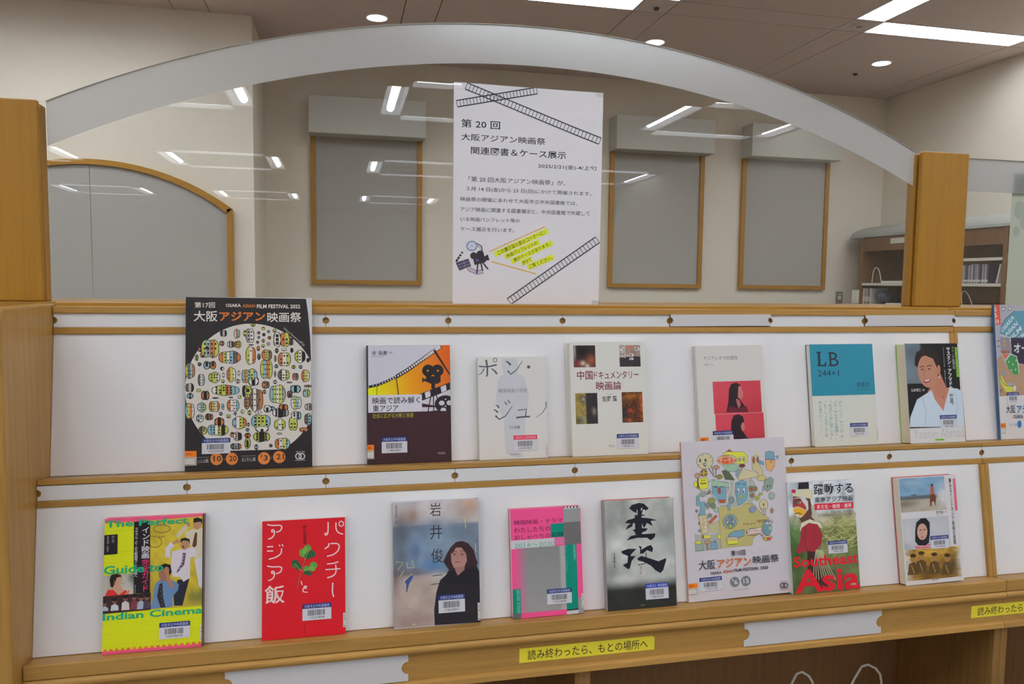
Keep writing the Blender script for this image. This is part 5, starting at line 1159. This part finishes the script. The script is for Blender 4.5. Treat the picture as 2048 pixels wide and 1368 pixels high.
p.T('石坂健治、夏目深雪', 1216, 598, 1390, 602, (90, 88, 100)); p.T('国際交流基金アジアセンター', 1152, 626, 1390, 624, (90, 88, 100))
RR = (206, 26, 46)
p.T('Southeast', 922, 958, 1432, 1002, RR, 0.035); p.T('Asia', 930, 1062, 1446, 1200, RR, 0.06); p.T('論創社', 1376, 1158, 1416, 1172, (214, 212, 216))
done(root, p)
barcode(root, p, 1190, 834, 1348, 920, LIB, NAVY, '1108101308')

# 16 white book with three photographs
root, p = book('cinema_book', (1.5781, 1.2747, 0.1367, 0.2129), 0.0195, [(193, 165), (522, 148), (580, 760), (240, 793)], (1730, 900, 2.925),
    'white book with a rider on a beach, a veiled face and a sepia group', spine='right', cov=(214, 212, 214), back=(176, 40, 66), tier=2, rl=0.008)
p.P([(193, 165), (522, 148), (580, 760), (240, 793)], (214, 212, 216))
p.G(196, 168, 474, 346, 24, 18, blobs(lambda u, v: (120, 156, 186) if v < .52 else ((86, 96, 104) if v < .62 and u < .8 else (166, 158, 142)), [(.3, .15, .2, .12, (160, 186, 206), .7), (.1, .75, .25, .1, (110, 100, 84), .8), (.95, .6, .15, .4, (212, 212, 216), .9), (.5, .85, .2, .15, (186, 180, 166), .6)], .08))
p.P([(376, 260), (400, 250), (412, 275), (410, 330), (402, 300), (388, 300), (386, 328), (378, 325)], (112, 62, 46)); p.P([(378, 215), (396, 212), (402, 255), (380, 262)], (170, 88, 70)); p.E(388, 206, 6, 8, (40, 32, 34)); p.L([(268, 262), (300, 260)], 4, (50, 60, 60)); p.L([(285, 262), (286, 285)], 3, (50, 60, 60))
p.T('西芳実', 412, 354, 456, 370, (50, 48, 54), 0.01); p.T('著', 464, 354, 472, 366, (60, 58, 64)); p.T('Nishi Yoshimi', 414, 376, 460, 380, (130, 128, 134))
p.G(216, 400, 500, 560, 22, 14, blobs((186, 188, 196), [(.1, .5, .12, .4, (206, 206, 212), .8), (.75, .4, .25, .3, (200, 202, 208), .7), (.05, .9, .1, .1, (150, 154, 164), .6)]))
p.P([(292, 470), (298, 420), (325, 396), (355, 395), (376, 420), (378, 480), (372, 540), (350, 556), (310, 554), (292, 530)], (36, 32, 40)); p.E(333, 474, 30, 48, (196, 156, 138), 20); p.E(322, 464, 7, 3, (50, 38, 40)); p.E(346, 462, 7, 3, (50, 38, 40)); p.L([(334, 470), (331, 492), (338, 494)], 3, (168, 122, 106)); p.E(334, 506, 9, 4, (160, 84, 86))
p.P([(292, 552), (330, 560), (378, 545), (380, 568), (292, 572)], (202, 96, 108))
p.hold = True
for k in range(10): p.R(294+k*9, 554, 298+k*9, 562, (222, 206, 210))
p.hold = False; p.z += 1
p.G(232, 582, 566, 736, 26, 16, blobs((150, 112, 44), [(0, .5, .12, .8, (212, 208, 210), .9), (1, .5, .08, .9, (206, 204, 206), .9), (.5, .15, .4, .15, (196, 156, 66), .8), (.35, .75, .15, .3, (104, 78, 40), .8), (.6, .8, .3, .2, (92, 66, 34), .7), (.85, .6, .1, .3, (60, 46, 36), .7)], .3, 12))
for x, y in ((328, 615), (404, 622), (480, 628), (280, 630)): p.E(x, y, 17, 24, (156, 116, 66)); p.E(x, y-16, 18, 11, (64, 44, 28)); p.P([(x-32, y+100), (x-24, y+34), (x, y+22), (x+26, y+34), (x+34, y+95)], (86, 66, 38)); p.L([(x-10, y+40), (x+8, y+90)], 5, (170, 130, 60))
p.T('夢みるインドネシア映画の挑戦', 482, 168, 532, 548, (40, 38, 48), 0.018, True); p.L([(514, 168), (530, 352)], 15, (214, 112, 132)); p.T('シリーズ混成アジア映画の海2', 508, 172, 536, 350, (206, 60, 92), 0.0, True)
p.T('The Struggle to Dream', 464, 172, 500, 540, (206, 130, 144), 0.0, True); p.T('英明企画編集', 390, 752, 432, 758, (90, 88, 94))
done(root, p)
barcode(root, p, 378, 500, 490, 566, LIB, NAVY, '1136124038')

# 17 sliver of a book at the right edge
root, p = book('cinema_book', (1.925, 1.2782, 0.148, 0.205), 0.0160, [(0, 0), (100, 0), (100, 140), (0, 140)], (0, 0, 1),
    'pale book on the lower tier, only its left edge showing at the right edge', spine='right', cov=(196, 200, 200), back=(52, 88, 132), tier=2)
p.R(0, 0, 100, 140, (196, 204, 202)); p.R(6, 8, 94, 60, (90, 130, 150)); p.R(6, 66, 94, 130, (205, 208, 204)); done(root, p)

# ------------------------------------------------------------------ the A3 notice on the screen
PW, PH = 0.3035, 0.4285
nt_ = thing('paper_notice', (0.6925, 1.5005, -0.0130), 'white A3 paper notice with film-strip drawings taped to the arched screen', 'notice'); WPOS[nt_.name] = Vector()
n_ = 24; vs, fs = [], []
def wave(u, v): return -0.0009-0.0022*(0.5+0.5*math.sin(u*5.2+1.2))*(0.3+0.7*v)*(0.6+0.4*math.sin(v*4))-0.003*max(0, u-.85)/.15*v
for j in range(n_+1):
    for i in range(n_+1): vs.append((PW*i/n_, wave(i/n_, j/n_), PH*j/n_*(1-0.004*i/n_)))
k = len(vs); vs += [(x, y+0.00025, z) for x, y, z in vs]
for j in range(n_):
    for i in range(n_):
        a = j*(n_+1)+i; fs += [(a, a+1, a+n_+2, a+n_+1), (k+a, k+a+n_+1, k+a+n_+2, k+a+1)]
sheet = bpy.data.meshes.new('sheet'); sheet.from_pydata(vs, [], fs); sheet.materials.append(plain('notice_paper', (0.80, 0.79, 0.845), 0.8, noise=0.01, nscale=8))
so = bpy.data.objects.new('sheet', sheet); COL.objects.link(so); so.parent = nt_
KI = 1.20
p = Print([(78, 48), (942, 113), (911, 1335), (68, 1327)], PW, PH)
p.fine = True; TX = (34, 34, 44)
p.T('第 20 回', 120, 262, 345, 325, TX, 0.008); p.T('大阪アジアン映画祭', 120, 345, 608, 414, TX, 0.008); p.T('関連図書＆ケース展示', 176, 422, 727, 497, TX, 0.008)
p.T('2025/2/21(金)-4/上旬', 566, 520, 900, 567, TX, 0.006)
for tt, x0, y0, x1, y1 in (('「第 20 回大阪アジアン映画祭」が、', 162, 594, 722, 650), ('３月 14 日(金)から 23 日(日)にかけて開催されます。', 148, 652, 872, 712), ('映画祭の開催にあわせて大阪市立中央図書館では、', 114, 712, 790, 764), ('アジア映画に関連する図書展示と、中央図書館で所蔵して', 114, 770, 862, 824), ('いる映画パンフレット等の', 114, 828, 457, 864), ('ケース展示を行います。', 114, 884, 426, 920)):
    p.T(tt, x0, y0, x1, y1, (52, 52, 64), 0.004)
YH = (206, 214, 50); GD = (206, 160, 62)
p.L([(283, 1028), (604, 886)], 6, GD); p.L([(293, 1086), (553, 1158)], 6, GD)
for tt, q in (('この展示架の奥のコーナーに、', [(306, 1030), (616, 894), (626, 922), (318, 1062)]), ('映画パンフレットの', [(366, 1046), (566, 960), (574, 986), (374, 1074)]), ('展示ケースがあります。', [(404, 1074), (642, 964), (652, 990), (412, 1100)]), ('併せて', [(464, 1084), (524, 1058), (532, 1084), (472, 1112)]), ('ご覧ください。', [(500, 1108), (648, 1046), (658, 1072), (508, 1134)])):
    p.L([((q[0][0]+q[3][0])/2, (q[0][1]+q[3][1])/2), ((q[1][0]+q[2][0])/2, (q[1][1]+q[2][1])/2)], 31, YH)
    p.TQ(tt, [(a*0.94+b*0.06, c*0.94+d*0.06) for (a, c), (b, d) in ((q[0], q[2]), (q[1], q[3]), (q[2], q[0]), (q[3], q[1]))], (70, 80, 24), 0.008)
def film(a, b, w_, n_, t0=0.0, t1=1.0):
    a, b = np.array(a, float), np.array(b, float); d = b-a; L_ = np.hypot(*d); d /= L_; nn = np.array([-d[1], d[0]]); c = (50, 50, 62)
    for s_ in (-1, 1): p.L([tuple(a+nn*s_*w_/2), tuple(b+nn*s_*w_/2)], 2.2, c)
    p.hold = True
    for k in range(n_+1):
        q = a+d*L_*k/n_; p.L([tuple(q-nn*w_*.42), tuple(q+nn*w_*.42)], 3.2, c)
    m_ = n_*4
    for k in range(m_):
        q = a+d*L_*(k+.5)/m_
        for s_ in (-1, 1): e = q+nn*s_*w_*.44; p.L([tuple(e-d*2.2), tuple(e+d*2.6)], 5.6, c)
    p.hold = False; p.z += 1
film((150, 72), (922, 392), 42, 38); film((95, 175), (560, 98), 42, 24); film((395, 1316), (906, 962), 44, 28)
p.L([(560, 76), (628, 100)], 0.1, TX)
# clip art: reel, clapper, camera
CL = (70, 66, 84)
p.L([(205, 985), (232, 1000), (236, 1030)], 16, CL); p.L([(206, 986), (230, 1001), (233, 1028)], 8, (190, 188, 200)); p.L([(150, 1080), (165, 1130), (210, 1150), (245, 1140)], 26, (150, 134, 160)); p.L([(150, 1080), (165, 1130), (210, 1150), (245, 1140)], 14, (186, 176, 196))
p.E(180, 996, 32, 30, (112, 122, 152), 24); p.E(180, 996, 27, 25, (166, 178, 204), 24)
for k in range(6): a = k*math.pi/3; p.E(180+15*math.cos(a), 996+14*math.sin(a), 6, 6, (224, 226, 236), 10)
p.P([(86, 1092), (160, 1068), (176, 1110), (108, 1138)], CL); p.L([(98, 1106), (168, 1082)], 3, (150, 148, 168)); p.L([(104, 1122), (172, 1098)], 3, (150, 148, 168)); p.L([(132, 1078), (142, 1124)], 2, (150, 148, 168))
p.L([(86, 1086), (126, 1030)], 12, (220, 218, 226))
for k in range(4): p.L([(88+k*11, 1086-k*16), (98+k*9, 1072-k*14)], 12, (50, 46, 56))
p.E(190, 1052, 20, 20, (54, 50, 60)); p.E(228, 1044, 22, 22, (50, 46, 56)); p.P([(186, 1064), (250, 1046), (262, 1088), (196, 1106)], (54, 50, 60)); p.P([(250, 1058), (272, 1044), (282, 1078), (260, 1080)], (54, 50, 60)); p.R(202, 1072, 220, 1084, (86, 96, 140))
for a, b in (((215, 1098), (208, 1154)), ((232, 1092), (242, 1140)), ((240, 1088), (274, 1130))): p.L([a, b], 8, (50, 46, 56))
# the print follows the curl of the sheet
p.v = [(x, y+wave(x/PW, z/PH)-0.0001, z*(1-0.004*x/PW)) for x, y, z in p.v]
p.obj('notice_print', M_INKP, nt_, (0, 0, 0))
for u, v in ((0.02, 0.985), (0.98, 0.985), (0.98, 0.01)):
    q = box(PW*u-0.009, PW*u+0.009, wave(u, v)-0.0008, wave(u, v)-0.0005, PH*v-0.004, PH*v+0.004).build('tape', glass_mat('clear_tape_%d' % int(u*100+v*10), (0.97, 0.97, 0.97)), nt_)

# pale poster seen through the second screen
t = thing('pale_poster', (2.30, 1.5095, 0.0), 'pale greenish paper seen at the right edge behind the second screen', 'poster')
box(2.012, 2.60, 1.5085, 1.5090, -0.0128, 0.300).build('sheet', plain('pale_green_paper', (0.62, 0.68, 0.58), 0.7, noise=0.02), t)
mbx = MB()
for (x, z, rr_) in ((2.036, 0.215, 0.016), (2.050, 0.185, 0.012), (2.030, 0.165, 0.010)):
    mbx.v += [(x+rr_*math.cos(k/10*6.283), 1.5082, z+rr_*1.3*math.sin(k/10*6.283)) for k in range(10)]; mbx.f.append(tuple(range(len(mbx.v)-10, len(mbx.v))))
mbx.build('faint_marks', plain('faint_grey_ink', (0.48, 0.54, 0.47), 0.7), t)

# yellow tape notices on the front board
def yellow(x0, x1, z0, z1, label, full=True):
    t = thing('yellow_notice', (x0, 1.2612, z0), label, 'notice'); WPOS[t.name] = Vector()
    w_, h_ = x1-x0, z1-z0
    m = MB(); P_ = [(0, 0), (w_, 0.0005), (w_, h_*0.86), (w_*0.985, h_), (0, h_-0.0006)]; m.prism_y(P_, -0.0002, 0.0001)
    m.build('tape', plain('yellow_tape_%d' % int(x0*100), lin(205, 192, 48, 1.3), 0.45, noise=0.05, nscale=60), t)
    q = Print([(0, 0), (270, 0), (270, 27), (0, 27)], w_, h_)
    q.T('読み終わったら、もとの場所へ', 16, 4.5, 256, 23, (52, 42, 40), 0.004)
    q.obj('lettering', M_INKP, t, (0, -0.00035, 0))
yellow(0.7805, 1.0350, -0.6385, -0.6120, 'yellow tape notice with black lettering under the middle of the lower shelf')
yellow(1.7235, 1.9780, -0.6390, -0.6135, 'yellow tape notice with black lettering cut off by the right edge')
